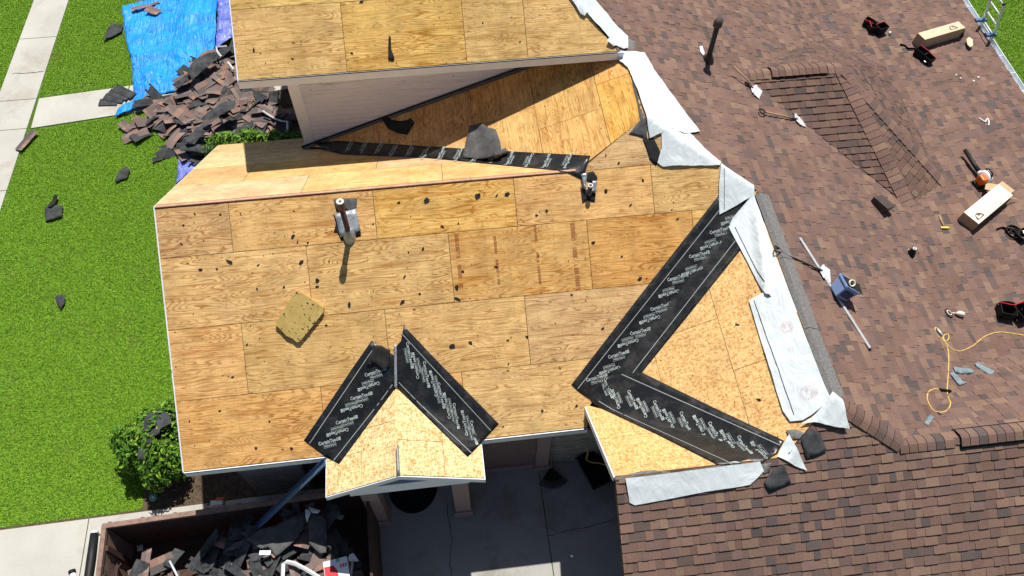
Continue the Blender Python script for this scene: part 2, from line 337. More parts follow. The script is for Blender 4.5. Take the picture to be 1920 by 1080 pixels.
# ------------------------------------------------------------------ mesh helpers
class MB:
    def __init__(s): s.v = []; s.f = []; s.c = []
    def add(s, vs, fs, T=None, col=None):
        o = len(s.v); s.v += [tuple(T @ Vector(p)) for p in vs] if T is not None else [tuple(p) for p in vs]
        s.f += [tuple(i+o for i in q) for q in fs]; s.c += [col]*len(fs); return s
    def box(s, x0, x1, y0, y1, z0, z1, T=None, col=None):
        vs = [(x, y, z) for z in (z0, z1) for y in (y0, y1) for x in (x0, x1)]
        return s.add(vs, [(0, 2, 3, 1), (4, 5, 7, 6), (0, 1, 5, 4), (2, 6, 7, 3), (0, 4, 6, 2), (1, 3, 7, 5)], T, col)
    def prism(s, poly, z0, z1, T=None, col=None):
        a = sum(poly[i][0]*poly[(i+1) % len(poly)][1]-poly[(i+1) % len(poly)][0]*poly[i][1] for i in range(len(poly)))
        if a < 0: poly = poly[::-1]
        n = len(poly); vs = [(p[0], p[1], z0) for p in poly] + [(p[0], p[1], z1) for p in poly]
        return s.add(vs, [tuple(range(n-1, -1, -1)), tuple(range(n, 2*n))] + [(i, (i+1) % n, n+(i+1) % n, n+i) for i in range(n)], T, col)
    def tube(s, pts, r, n=10, T=None, col=None, cap=True):
        pts = [Vector(p) for p in pts]; rs = r if isinstance(r, (list, tuple)) else [r]*len(pts); vs = []; fs = []; up = None
        for i, p in enumerate(pts):
            t = (pts[min(i+1, len(pts)-1)]-pts[max(i-1, 0)]).normalized()
            if up is None: up = Vector((0, 0, 1)) if abs(t.z) < .9 else Vector((1, 0, 0))
            a = t.cross(up).normalized(); b = a.cross(t); up = b
            for j in range(n):
                q = 2*math.pi*j/n; vs.append(p + a*(rs[i]*math.cos(q)) + b*(rs[i]*math.sin(q)))
        for i in range(len(pts)-1):
            for j in range(n): fs.append((i*n+j, i*n+(j+1) % n, (i+1)*n+(j+1) % n, (i+1)*n+j))
        if cap: fs += [tuple(range(n-1, -1, -1)), tuple(range((len(pts)-1)*n, len(pts)*n))]
        return s.add(vs, fs, T, col)
    def lathe(s, prof, n=20, T=None, col=None):
        vs = []; fs = []
        for r, z in prof:
            for j in range(n): q = 2*math.pi*j/n; vs.append((r*math.cos(q), r*math.sin(q), z))
        for i in range(len(prof)-1):
            for j in range(n): fs.append((i*n+j, i*n+(j+1) % n, (i+1)*n+(j+1) % n, (i+1)*n+j))
        return s.add(vs, fs, T, col)
    def mesh(s, name):
        m = bpy.data.meshes.new(name); m.from_pydata(s.v, [], s.f)
        if any(c is not None for c in s.c):
            at = m.attributes.new('col', 'FLOAT_COLOR', 'FACE')
            at.data.foreach_set('color', np.array([(*(c or (1, 1, 1)), 1) for c in s.c], 'f').ravel())
        m.update(); return m
    def build(s, name, mat, parent=None, mtx=None, smooth=False, bevel=0.0):
        m = s.mesh(name); m.materials.append(M[mat])
        if smooth: m.polygons.foreach_set('use_smooth', [True]*len(m.polygons))
        o = bpy.data.objects.new(name, m); C.objects.link(o)
        if parent is not None: o.parent = parent
        if mtx is not None: o.matrix_local = mtx
        if bevel:
            b = o.modifiers.new('bevel', 'BEVEL'); b.width = bevel; b.segments = 2; b.limit_method = 'ANGLE'
        return o
def tag(o, label=None, cat=None, group=None, kind=None):
    for k, v in (('label', label), ('category', cat), ('group', group), ('kind', kind)):
        if v: o[k] = v
    return o
def empty(name, mtx, label=None, cat=None, group=None):
    o = bpy.data.objects.new(name, None); C.objects.link(o); o.empty_display_size = .1
    o.matrix_world = mtx if isinstance(mtx, Matrix) else Matrix.Translation(mtx)
    return tag(o, label, cat, group)
def clip(poly, x0, x1, y0, y1):
    for ax, lim, sg in ((0, x0, 1), (0, x1, -1), (1, y0, 1), (1, y1, -1)):
        out = []
        for i in range(len(poly)):
            p, q = poly[i], poly[(i+1) % len(poly)]; dp = (p[ax]-lim)*sg; dq = (q[ax]-lim)*sg
            if dp >= 0: out.append(p)
            if (dp > 0 > dq) or (dp < 0 < dq): t = dp/(dp-dq); out.append((p[0]+(q[0]-p[0])*t, p[1]+(q[1]-p[1])*t))
        poly = out
        if len(poly) < 3: return []
    res = []
    for p in poly:
        if not res or math.dist(p, res[-1]) > 1e-4: res.append(p)
    if len(res) > 2 and math.dist(res[0], res[-1]) < 1e-4: res.pop()
    return res if len(res) > 2 else []
def area(p): return abs(sum(p[i][0]*p[(i+1) % len(p)][1]-p[(i+1) % len(p)][0]*p[i][1] for i in range(len(p))))/2
def inside(x, y, poly):
    r = False; j = len(poly)-1
    for i in range(len(poly)):
        (a, b), (c, d) = poly[i], poly[j]
        if (b > y) != (d > y) and x < (c-a)*(y-b)/(d-b)+a: r = not r
        j = i
    return r
def sheet(name, outline, f, mat, parent=None, lift=.008, wr=.0, ws=3.0, step=.07, thick=.002, curl=None, smooth=True, plan=False, seed=0):
    """a thin flexible sheet lying on a surface; outline traced on the photograph, draped on the real surface below"""
    pl = [tuple(p) for p in outline] if plan else [tuple(hit(p, f)[:2]) for p in outline]
    pts = []
    for i in range(len(pl)):
        a, b = Vector(pl[i]), Vector(pl[(i+1) % len(pl)]); n = max(1, int((b-a).length/step))
        pts += [tuple(a+(b-a)*(k/n)) for k in range(n)]
    nb = len(pts); xs = [p[0] for p in pl]; ys = [p[1] for p in pl]
    inner = []
    y = min(ys)+step/2
    r_ = random.Random(seed)
    while y < max(ys):
        x = min(xs)+step/2
        while x < max(xs):
            q = (x+r_.uniform(-.2, .2)*step, y+r_.uniform(-.2, .2)*step)
            if inside(*q, pl) and min((q[0]-p[0])**2+(q[1]-p[1])**2 for p in pts[:nb]) > (step*.55)**2: inner.append(q)
            x += step
        y += step*.9
    allp = [Vector(p) for p in pts+inner]
    v2, _, fs, *_ = geometry.delaunay_2d_cdt(allp, [], [list(range(nb))], 1, 1e-5)
    cx = sum(xs)/len(xs); cy = sum(ys)/len(ys); vs = []
    ff = f if callable(f) else (lambda x, y: f)
    for p in v2:
        z = ff(p.x, p.y)+lift
        if wr:
            a = noise.noise(Vector((p.x*ws, p.y*ws*1.3, seed*3.1))); b = noise.noise(Vector((p.x*ws*2.7+5, p.y*ws*2.1, seed*5.3)))
            z += wr*(.55*max(0, a+.25)+.5*max(0, 1-5*abs(b))*(.4+.6*max(0, noise.noise(Vector((p.x*ws*.8, p.y*ws*.8, 7.7+seed))))))
        if curl: z += max(0, curl(p.x, p.y))
        vs.append((p.x-cx, p.y-cy, z))
    zc = min(v[2] for v in vs); vs = [(a, b, c-zc) for a, b, c in vs]
    mb = MB().add(vs, [tuple(q) for q in fs])
    o = mb.build(name, mat, parent, None, smooth)
    loc = Vector((cx, cy, zc))
    if parent is not None: o.matrix_local = parent.matrix_world.inverted() @ Matrix.Translation(loc)
    else: o.matrix_world = Matrix.Translation(loc)
    if thick:
        sm = o.modifiers.new('thickness', 'SOLIDIFY'); sm.thickness = thick; sm.offset = 1
    return o

# ------------------------------------------------------------------ ground
def ground_sheet(name, pts, z, mat, kind='structure', parent=None):
    mb = MB(); mb.add([(p[0], p[1], z) for p in pts], [tuple(range(len(pts)))]); o = mb.build(name, mat, parent); return tag(o, kind=kind)
ground_sheet('ground', [(-80, -80), (90, -80), (90, 110), (-80, 110)], 0, 'turf')
SWX0 = lambda y: -7.44-(16.6-y)*.038; SWX1 = lambda y: -6.36-(16.5-y)*.033
def slab(name, poly, z, th, parent=None, mat='concrete', mbevel=.006):
    mb = MB().prism(poly, z-th, z); o = mb.build(name, mat, parent, bevel=mbevel); return o
sw = empty('sidewalk', Vector((-7, 8, 0))); tag(sw, kind='structure')
def child(o, par): m = o.matrix_local.copy(); o.parent = par; o.matrix_local = par.matrix_world.inverted() @ m; return o
ys = [-4, -2.2, -.4, 1.4, 3.2, 5.0, 6.8, 8.7, 10.93, 12.1, 14.75, 17.2, 19.4, 21.6]
for a, b in zip(ys[:-1], ys[1:]):
    child(slab('paving_slab', [(SWX0(a), a+.008), (SWX1(a), a+.008), (SWX1(b), b-.008), (SWX0(b), b-.008)], .03, .1), sw)
wk = empty('garden_path', Vector((-4, 11.5, 0))); tag(wk, kind='structure')
for a, b in ((-6.44, -3.95), (-3.93, -1.6), (-1.58, .6)):
    child(slab('paving_slab', [(a+.01, 10.93+(a+6.44)*.11), (b, 10.93+(b+6.44)*.11), (b, 12.1+(b+6.44)*.095), (a+.01, 12.1+(a+6.44)*.095)], .03, .1), wk)
dv = empty('driveway', Vector((3, -5, 0))); tag(dv, kind='structure')
DVY = lambda x: -.5+ (x+4.8)*.018
xs_ = [-12, -9.2, -5.75, -3.05, -.3, 2.35, 6.31, 9.5]
for a, b in zip(xs_[:-1], xs_[1:]):
    o = slab('paving_slab', [(a+.009, DVY(a)), (b-.009, DVY(b)), (b-.009, -9), (a+.009, -9)], .03, .12, mat='driveway' if a > 1 else 'concrete'); child(o, dv)
ground_sheet('garden_bed', [(-2.0, -.44), (.3, -.4), (.3, 1.0), (-.9, .9), (-1.6, .5), (-1.98, .05)], .012, 'soil')
ground_sheet('garden_bed', [(-.8, 7.8), (2.0, 7.8), (2.0, 11.1), (2.0, 16), (-.9, 16), (-1.0, 11.2)], .012, 'soil')
# dark gap between turf and concrete
for nm, pts in (('edge', [(-12, DVY(-12)), (-1.7, DVY(-1.7)), (-1.7, DVY(-1.7)+.05), (-12, DVY(-12)+.05)]),):
    ground_sheet('turf_edge', pts, .006, 'soil')
# driveway cracks
def crack(pxs, wd=.012):
    pts = [hit(p, .03) for p in pxs]; fine = []
    for a, b in zip(pts[:-1], pts[1:]):
        for k in range(8):
            t = k/8; q = a.lerp(b, t); fine.append(Vector((q.x+random.uniform(-.015, .015), q.y+random.uniform(-.015, .015), .034)))
    fine.append(pts[-1]); mb = MB()
    for a, b in zip(fine[:-1], fine[1:]):
        d = (b-a); d.z = 0; d.normalize(); n = Vector((-d.y, d.x, 0))*wd*random.uniform(.3, .6)
        mb.add([a-n, b-n, b+n, a+n], [(0, 1, 2, 3)])
    o = mb.build('crack', 'dark'); child(o, dv)
crack([(838, 945), (842, 980), (848, 1010), (843, 1045), (846, 1079)]); crack([(1029, 1005), (1065, 995), (1100, 988), (1150, 975)]); crack([(24, 138), (55, 137), (83, 134)], .02)
# grass blades
def grass(name, polys, dens, seed, holes=(), hl=.055):
    r = np.random.default_rng(seed); P = []
    for poly in polys:
        xs = [p[0] for p in poly]; ys = [p[1] for p in poly]; n = int(dens*(max(xs)-min(xs))*(max(ys)-min(ys)))
        q = np.stack([r.uniform(min(xs), max(xs), n), r.uniform(min(ys), max(ys), n)], 1)
        ins = np.zeros(n, bool); j = len(poly)-1
        for i in range(len(poly)):
            (a, b), (c, d) = poly[i], poly[j]
            if b != d:
                cr = ((b > q[:, 1]) != (d > q[:, 1])) & (q[:, 0] < (c-a)*(q[:, 1]-b)/(d-b)+a); ins ^= cr
            j = i
        P.append(q[ins])
    P = np.concatenate(P); n = len(P)*3
    P = np.repeat(P, 3, 0) + r.normal(0, .012, (n, 2))
    th = r.uniform(0, 2*np.pi, n); L = hl*r.uniform(.6, 1.3, n); W = r.uniform(.005, .010, n); lean = r.uniform(.35, 1.1, n)
    dx, dy = np.cos(th), np.sin(th); V = np.zeros((n, 3, 3), 'f')
    V[:, 0] = np.stack([P[:, 0]-dy*W, P[:, 1]+dx*W, np.full(n, .0)], 1); V[:, 1] = np.stack([P[:, 0]+dy*W, P[:, 1]-dx*W, np.full(n, .0)], 1)
    V[:, 2] = np.stack([P[:, 0]+dx*L*np.sin(lean), P[:, 1]+dy*L*np.sin(lean), L*np.cos(lean)], 1)
    m = bpy.data.meshes.new(name); m.vertices.add(n*3); m.loops.add(n*3); m.polygons.add(n)
    m.vertices.foreach_set('co', V.ravel()); m.loops.foreach_set('vertex_index', np.arange(n*3, dtype='i'))
    m.polygons.foreach_set('loop_start', np.arange(0, n*3, 3, dtype='i')); m.polygons.foreach_set('loop_total', np.full(n, 3, 'i')); m.update()
    b = r.uniform(.65, 1.3, (n, 1)); y = r.uniform(0, 1, (n, 1))**2
    col = np.concatenate([(np.array([[.175, .42, .02]])*(1-y)+np.array([[.40, .57, .07]])*y)*b, np.ones((n, 1))], 1).astype('f')
    at = m.attributes.new('col', 'FLOAT_COLOR', 'FACE'); at.data.foreach_set('color', col.ravel())
    m.materials.append(M['grass']); o = bpy.data.objects.new(name, m); C.objects.link(o); return o
lawnA = [(-6.55, DVY(-6.5)+.07), (-2.0, DVY(-2.0)+.06), (-1.98, .1), (-1.6, .5), (-.9, .9), (.2, 1.0), (.2, 7.8), (-.8, 7.9), (-1.0, 11.2), (-1.3, 11.42), (SWX1(10.9)+.02, 10.88), (SWX1(8), 8), (SWX1(4), 4)]
lawnB = [(SWX1(12.2)+.03, 12.17), (-1.2, 12.62), (-.8, 17.5), (SWX1(17.5)+.03, 17.5)]
lawnC = [(SWX0(9)-2.5, 9), (SWX0(9)-.03, 9), (SWX0(18)-.03, 18), (SWX0(18)-2.6, 18)]
tag(grass('grass', [lawnA, lawnB, lawnC], 1500, 3, hl=.04), 'bright green mown lawn beside the house and the path', 'grass', kind='stuff')
tag(grass('grass', [[(19.2, 7), (25.5, 7), (25.5, 15.5), (19.2, 15.5)]], 550, 5, hl=.07), 'strip of lawn beyond the white gutter', 'grass', kind='stuff')

# ------------------------------------------------------------------ the house
house = empty('house', Vector((4, 2, 0)), 'brown house with half its roof stripped to bare plywood', 'house')
def part(o, par=None): return child(o, par or house)
WM = {}
def deck(name, k, plan, depth=.13, top=-.02, mat='deck', label=None):
    P = PLN[k]; pl = [P.uv(*p) for p in plan]; mb = MB().prism(pl, top-depth, top)
    o = mb.build(name, mat, house); o.matrix_local = house.matrix_world.inverted() @ P.mat(0, 0); WM[o] = P.mat(0, 0)
    if label: o['label'] = label
    return o
def sheets(dk, k, plan, rows, mat, name='plywood_sheet', th=.014, gap=.0045, special=None):
    """one object for each sheathing sheet: rows = [(v0, v1, [u seams])] in metres on the slope"""
    P = PLN[k]; pl = [P.uv(*p) for p in plan]
    for v0, v1, seams in rows:
        for u0, u1 in zip(seams[:-1], seams[1:]):
            q = clip(pl, u0+gap, u1-gap, v0+gap, v1-gap)
            if not q or area(q) < .015: continue
            m = mat
            if special and special(u0, v0): m = special(u0, v0)
            mb = MB().prism([(a-u0, b-v0) for a, b in q], -th, random.uniform(-.001, .0015))
            o = mb.build(name, m, dk); o.matrix_local = WM[dk].inverted() @ P.mat(u0, v0)
def frange(a, b, s):
    r = []
    while a < b+s: r.append(a); a += s
    return r
# ---- main south slope
A_plan = [(0, -1.0), (7.0, -1.0), (7.05, -.70), (10.42, 2.19), (8.503, 3.42), (7.22, 2.70), (0, 2.70)]
dA = deck('main_roof', 'A', [(0, -1.0), (7.0, -1.0), (7.05, -.70), (10.42, 2.19), (8.503, 3.42), (7.22, 2.74), (0, 2.74)], label='bare plywood south slope of the roof')
vA = lambda y: y/math.cos(math.atan(PT)); W8 = 2.438
rowsA = [(vA(-1.0), 0, [0, W8, 2*W8, 3*W8, 4*W8]), (0, 1.219, [0, 1.219, 3.658, 6.096, 8.534, 11]), (1.219, 2.438, [0, W8, 2*W8, 3*W8, 9.2, 11]),
         (2.438, 3.30, [0, 1.219, 3.658, 6.096, 8.534, 11]), (3.30, 4.6, [6.8, 9.4, 11])]
sheets(dA, 'A', A_plan, rowsA, 'plywood_main', special=lambda u, v: 'plywood_stained' if abs(u-2*W8) < .01 and abs(v-1.219) < .01 else None)
# ---- north slope of the same gable
B_plan = [(0, 2.80), (7.25, 2.80), (2.05, 5.66), (2.05, 6.55), (0, 6.55)]
dB = deck('north_roof', 'B', [(0, 2.76), (7.25, 2.76), (2.05, 5.66), (2.05, 6.55), (0, 6.55)], label='bare plywood north slope behind the open ridge slot')
PB = PLN['B']; ub = lambda x: PB.uv(x, 3)[0]; vb = lambda y: PB.uv(0, y)[1]
rowsB = []
for i in range(4):
    hi = vb(2.76)-i*1.219; o = (0, 1.219)[i % 2]
    s = sorted([ub(0)]+[ub(o+k*W8) for k in range(0 if o else 1, 5)]); rowsB.append((hi-1.219, hi, s))
sheets(dB, 'B', B_plan, rowsB, 'plywood_north')
# ---- west slope below the siding wall
E_plan = [(2.0, 5.7), (7.30, 2.78), (8.503, 3.42), (8.503, 5.2), (8.3, 5.7)]
dE = deck('west_roof', 'E', E_plan, label='knotty plywood west slope, half in the shadow of the upper roof')
PE_ = PLN['E']; ve = lambda x: PE_.uv(x, 0)[1]; ue = lambda y: PE_.uv(0, y)[0]
rowsE = []
for i, x in enumerate((1.9, 3.16, 4.36, 5.56, 6.72, 7.86, 9.0)[:-1]):
    x1 = (1.9, 3.16, 4.36, 5.56, 6.72, 7.86, 9.0)[i+1]; c = (3.95, 4.55)[i % 2]
    rowsE.append((ve(x), ve(x1), sorted([ue(c-W8), ue(c), ue(c+W8)])))
sheets(dE, 'E', E_plan, rowsE, 'plywood_west')
# ---- OSB west slope between the two valleys
F_plan = [(10.40, 2.17), (7.07, -.69), (9.6, -2.50), (10.40, -1.87)]
dF = deck('valley_roof', 'F', F_plan, label='triangular slope of new strand board between two black valley strips')
PF = PLN['F']; vf = lambda x: PF.uv(x, 0)[1]; uf = lambda y: PF.uv(0, y)[0]
rowsF = []
for i, x in enumerate((6.0, 7.2, 8.25, 9.3)):
    c = (.1, -.9)[i % 2]; rowsF.append((vf(x), vf((6.0, 7.2, 8.25, 9.3, 10.6)[i+1]), sorted([uf(c-W8), uf(c), uf(c+W8)])))
sheets(dF, 'F', F_plan, rowsF, 'osb_valley', 'strand_board')
# ---- garage north slope
H_plan = [(7.0, -2.50), (9.6, -2.50), (7.07, -.69), (7.0, -.66)]
dH = deck('garage_north_roof', 'H', H_plan, label='narrow strand board slope above the courtyard corner')
PH = PLN['H']; hh = [PH.uv(*p) for p in H_plan]
sheets(dH, 'H', H_plan, [(min(p[1] for p in hh)-.1, max(p[1] for p in hh)-1.15, [-12, -8.2, -6]), (max(p[1] for p in hh)-1.15, max(p[1] for p in hh)+.1, [-12, -9.4, -6])], 'osb_valley', 'strand_board')
# ---- upper roof
D_plan = [(1.42, 4.98), (8.31, 4.98), (4.74, 9.2), (1.42, 9.2)]
dD = deck('upper_roof', 'D', D_plan, label='weathered plywood slope above the white siding wall')
PD = PLN['D']; vd = lambda y: PD.uv(0, y)[1]
sheets(dD, 'D', D_plan, [(vd(4.98), vd(4.98)+1.25, [1.42, 3.35, 5.52, 6.64, 9.1]), (vd(4.98)+1.25, vd(4.98)+2.47, [1.42, 4.3, 6.9, 9]), (vd(4.98)+2.47, vd(4.98)+3.7, [1.42, 3.4, 6, 9]), (vd(4.98)+3.7, vd(4.98)+5.2, [1.42, 4.2, 6, 9])], 'plywood_upper')
deck('unseen_back_roof', 'N', [(1.42, 9.22), (6, 9.22), (6, 16), (1.42, 16)], mat='cap_grey')  # added out of view to keep the ground by the wall shaded
# ---- portico roof
PWp = [(2.41, -1.70), (3.69, -1.70), (3.69, -.10), (3.6, -.13), (2.41, -1.03)]; PEp = [(3.71, -1.70), (5.10, -1.70), (5.10, -1.03), (3.8, -.13), (3.71, -.10)]
dW_ = deck('portico_roof', 'PW', PWp, .1, label='left half of the little strand board porch gable'); dE_ = deck('portico_roof', 'PE', PEp, .1, label='right half of the little strand board porch gable')
for dk, k, pp in ((dW_, 'PW', PWp), (dE_, 'PE', PEp)):
    q = [PLN[k].uv(*p) for p in pp]; v0 = min(a[1] for a in q); u0 = min(a[0] for a in q); u1 = max(a[0] for a in q)
    sheets(dk, k, pp, [(v0, v0+.72, [u0, u0+1.0, u1+.1]), (v0+.72, v0+1.7, [u0, u0+.62, u1+.1])], 'osb_portico', 'strand_board')
# ---- ridge slot with ridge board and rafter ends
zr = Z0+1.885
part(MB().box(0, 7.2, 2.729, 2.771, zr-.16, zr-.012).build('ridge_board', 'rafter'))
for x in frange(.02, 7.0, .61):
    part(MB().box(x, x+.04, 2.66, 2.728, zr-.14, zr-.065).build('rafter_end', 'rafter')); part(MB().box(x, x+.04, 2.772, 2.84, zr-.14, zr-.065).build('rafter_end', 'rafter'))
part(MB().box(3.675, 3.725, -1.69, -.2, Z0-.17, Z0-.082).build('portico_ridge_board', 'osb_portico'))
t = sheet('ridge_flashing', [(3.665, -1.70), (3.725, -1.70), (3.722, -1.2), (3.71, -1.15), (3.67, -1.3)], lambda x, y: Z0-.085, 'flashing_grey', None, .006, plan=True, step=.1); child(t, house)
# ---- fascia boards, soffits, rake boards
def board(name, a, b, th, hgt, mat='trim_white', up=Vector((0, 0, 1)), lab=None, side=1):
    """a board from a to b (its top edge), hanging down hgt, th thick towards side"""
    a, b = Vector(a), Vector(b); d = (b-a).normalized(); n = d.cross(up).normalized()*side*th; h = up*hgt
    mb = MB().add([a, b, b+n, a+n, a-h, b-h, b+n-h, a+n-h], [(0, 1, 2, 3), (7, 6, 5, 4), (0, 4, 5, 1), (2, 6, 7, 3), (1, 5, 6, 2), (3, 7, 4, 0)])
    bm = bmesh.new(); me = mb.mesh('t'); bm.from_mesh(me); bmesh.ops.recalc_face_normals(bm, faces=bm.faces); bm.to_mesh(me); bm.free(); me.materials.append(M[mat])
    o = bpy.data.objects.new(name, me); C.objects.link(o); part(o)
    if lab: o['label'] = lab
    return o
ze = pz('A', 0, -1.0)
board('fascia', (0, -1.0, ze-.016), (7.0, -1.0, ze-.016), .022, .17)
board('drip_edge', (-.012, -1.024, ze-.004), (7.0, -1.024, ze-.004), .004, .03, 'steel_dark')
for nm, x in (('A', -.0),):
    board('rake_board', (0, -1.0, pz('A', 0, -1)-.018), (0, 2.75, pz('A', 0, 2.75)-.018), .022, .16, side=-1)
    board('rake_board', (0, 2.75, pz('B', 0, 2.75)-.018), (0, 6.55, pz('B', 0, 6.55)-.018), .022, .16, side=-1)
part(MB().box(0.02, 6.98, -.99, -.42, ze-.20, ze-.185).build('soffit', 'trim_white'))
zd = Z0+2.48
board('fascia', (1.42, 4.98, zd-.012), (8.42, 4.98, zd-.012), .022, .17, lab='long grey white fascia under the upper plywood slope')
part(MB().box(1.44, 8.4, 4.99, 5.66, zd-.20, zd-.185).build('soffit', 'trim_white'))
board('rake_board', (1.42, 4.96, zd-.03), (1.42, 9.2, pz('D', 0, 9.2)-.018), .02, .16, side=-1)
board('drip_edge', (1.41, 4.955, zd+.004), (8.3, 4.955, zd+.004), .004, .022, 'dark')
# portico gable front: rake fascias and returns
zp = Z0-.09; zl = pz('PW', 2.41, 0)
for x0, x1, k in ((2.40, 3.70, 'PW'), (5.11, 3.70, 'PE')):
    mb = MB(); T = .02; hgt = .15
    vs = [(x0, -1.70-T, pz(k, x0, 0)-.016), (x1, -1.70-T, pz(k, x1, 0)-.016), (x1, -1.70-T, pz(k, x1, 0)-.016-hgt), (x0, -1.70-T, pz(k, x0, 0)-.016-hgt)]
    vs += [(a, -1.701, c) for a, b, c in vs]
    fs = [(0, 1, 2, 3), (7, 6, 5, 4), (0, 4, 5, 1), (1, 5, 6, 2), (2, 6, 7, 3), (3, 7, 4, 0)]
    if x1 < x0: fs = [f[::-1] for f in fs]
    mb.add(vs, fs); part(mb.build('portico_fascia', 'trim_white'))
    s = 1 if x1 > x0 else -1; zc = pz(k, x0, 0)-.03-.15
    tri = [(x0, zc), (x0+s*.42, zc+.19), (x0+s*.42, zc-.02), (x0, zc-.02)] if s > 0 else [(x0, zc), (x0-.44, zc+.19), (x0-.44, zc-.03), (x0, zc-.03)]
    mb = MB().prism([(a, b) for a, b in tri], 0, .3); o = mb.build('cornice_return', 'trim_white')
    o.matrix_local = Matrix.Translation((0, -1.698+.3, 0)) @ Matrix.Rotation(R(90), 4, 'X'); child(o, house)
    part(MB().box(min(x0, x0+s*.02), max(x0, x0+s*.02), -1.70, -1.0, pz(k, x0, 0)-.17, pz(k, x0, 0)-.018).build('portico_fascia', 'trim_white'))
part(MB().box(2.75, 4.83, -1.60, -1.30, Z0-1.15, Z0-.80).build('porch_beam', 'trim_white'))
part(MB().prism([(2.75, 0), (4.83, 0), (3.7, .55)], 0, .05).build('porch_gable_panel', 'trim_white', mtx=Matrix.Translation((0, -1.45, Z0-.80)) @ Matrix.Rotation(R(90), 4, 'X')))
for x0 in (2.78, 4.48):
    c = MB().box(x0, x0+.32, -1.30, -.98, .30, Z0-.85).build('porch_column', 'stucco', bevel=.012); part(c)
    c['label'] = 'left pink stucco column of the porch' if x0 < 3 else 'right pink stucco column of the porch'
    b = MB().box(x0-.04, x0+.36, -1.34, -.94, .03, .30).build('column_base', 'stucco', bevel=.012); b.parent = c; b.matrix_local = Matrix.Identity(4)
# ---- walls under the eaves
yw = -.40
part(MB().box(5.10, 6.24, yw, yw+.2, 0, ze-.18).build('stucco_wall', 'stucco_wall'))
part(MB().box(5.10, 6.235, yw-.05, yw, .03, .20).build('wall_plinth', 'stucco'))
cw = MB().box(6.235, 6.51, yw-.11, yw+.18, .22, ze-.18).build('wall_pilaster', 'stucco', bevel=.01); part(cw)
part(MB().box(6.20, 6.545, yw-.145, yw+.18, .03, .22).build('pilaster_base', 'stucco', bevel=.01))
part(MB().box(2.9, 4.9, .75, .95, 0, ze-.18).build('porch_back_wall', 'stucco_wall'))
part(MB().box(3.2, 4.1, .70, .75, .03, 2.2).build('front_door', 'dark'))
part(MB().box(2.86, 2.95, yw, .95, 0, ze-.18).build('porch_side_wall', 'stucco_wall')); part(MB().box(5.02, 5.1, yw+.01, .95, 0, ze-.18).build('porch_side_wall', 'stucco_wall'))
def brick_wall(name, x0, x1, y, z0, z1, label):
    wl = MB().box(x0, x1, y+.012, y+.2, z0, z1).build(name, 'mortar'); part(wl); wl['label'] = label
    bl, bh = .2, .058; me = MB().box(0, bl, 0, .05, 0, bh).mesh('brick'); me.materials.append(M['brick']); hm = MB().box(0, bl/2-.006, 0, .05, 0, bh).mesh('brick'); hm.materials.append(M['brick'])
    z = z0; r = 0
    while z < z1-bh:
        x = x0; first = r % 2
        while x < x1-.09:
            use = hm if (first or x+bl > x1) else me; first = 0
            o = bpy.data.objects.new('brick', use); C.objects.link(o); o.parent = wl
            o.matrix_local = Matrix.Translation((x, y+random.uniform(-.004, .003), z))
            x += (bl/2 if use is hm else bl)+.01
        z += bh+.011; r += 1
brick_wall('brick_wall', 6.52, 8.0, yw+.02, .03, 2.0, 'pale brick wall in the shaded courtyard corner')
brick_wall('brick_wall', .38, 1.55, yw+.02, .03, 1.75, 'pale brick pier under the left eave')
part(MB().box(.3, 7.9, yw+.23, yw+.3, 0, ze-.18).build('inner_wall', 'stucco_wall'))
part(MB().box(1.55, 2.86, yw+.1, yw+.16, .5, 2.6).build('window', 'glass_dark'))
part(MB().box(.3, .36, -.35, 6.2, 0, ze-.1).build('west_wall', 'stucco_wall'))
# garage west wall under the rake and GS rake boards
gx_ = 8.0
part(MB().add([(gx_, -.36, 0), (gx_, -5.2, 0), (gx_, -5.2, pz('G', 0, -5.2)-.2), (gx_, -2.52, Z0+.8), (gx_, -.66, pz('H', 0, -.66)-.2), (gx_, -.36, 3.1)], [(0, 1, 2, 3, 4, 5)]).build('garage_wall', 'stucco_wall'))
board('rake_board', (7.0, -.66, pz('H', 7, -.66)-.012), (7.0, -2.52, Z0+1.05-.012), .022, .16, side=1); board('rake_board', (7.03, -2.52, Z0+1.05-.03), (7.03, -5.2, pz('G', 7, -5.2)-.03), .022, .10, 'stucco_wall', side=1)
part(MB().box(6.94, 7.6, -.97, -.40, ze-.22, ze-.10).build('corner_light_stop', 'deck'))  # added filler that stops sun leaking through the roof junction
# ---- siding wall
yS = 5.66
gw = MB().add([(2.1, yS+.03, 0), (8.3, yS+.03, 0), (8.3, yS+.03, zd-.19), (2.1, yS+.03, zd-.19)], [(0, 1, 2, 3)]).build('gable_wall', 'siding'); part(gw); gw['label'] = 'shaded white lap siding wall between two plywood slopes'
z = pz('E', 2.1, 0)-.05
while z < zd-.2:
    x0, x1 = 2.29, 8.3; pr = [(yS+.028, z), (yS-.022, z+.004), (yS-.022, z+.078), (yS+.004, z+.118)]      # Dutch lap profile
    o = MB().add([(x, a, b) for x in (x0, x1) for a, b in pr], [(0, 4, 5, 1), (1, 5, 6, 2), (2, 6, 7, 3)]).build('siding_board', 'siding'); o.parent = gw
    z += .118
o = MB().box(2.08, 2.29, yS-.03, yS+.03, Z0-.9, zd-.19).build('corner_trim', 'trim_white'); o.parent = gw
part(MB().box(2.1, 2.16, yS+.04, 16, 0, zd).build('upper_west_wall', 'stucco_wall'))
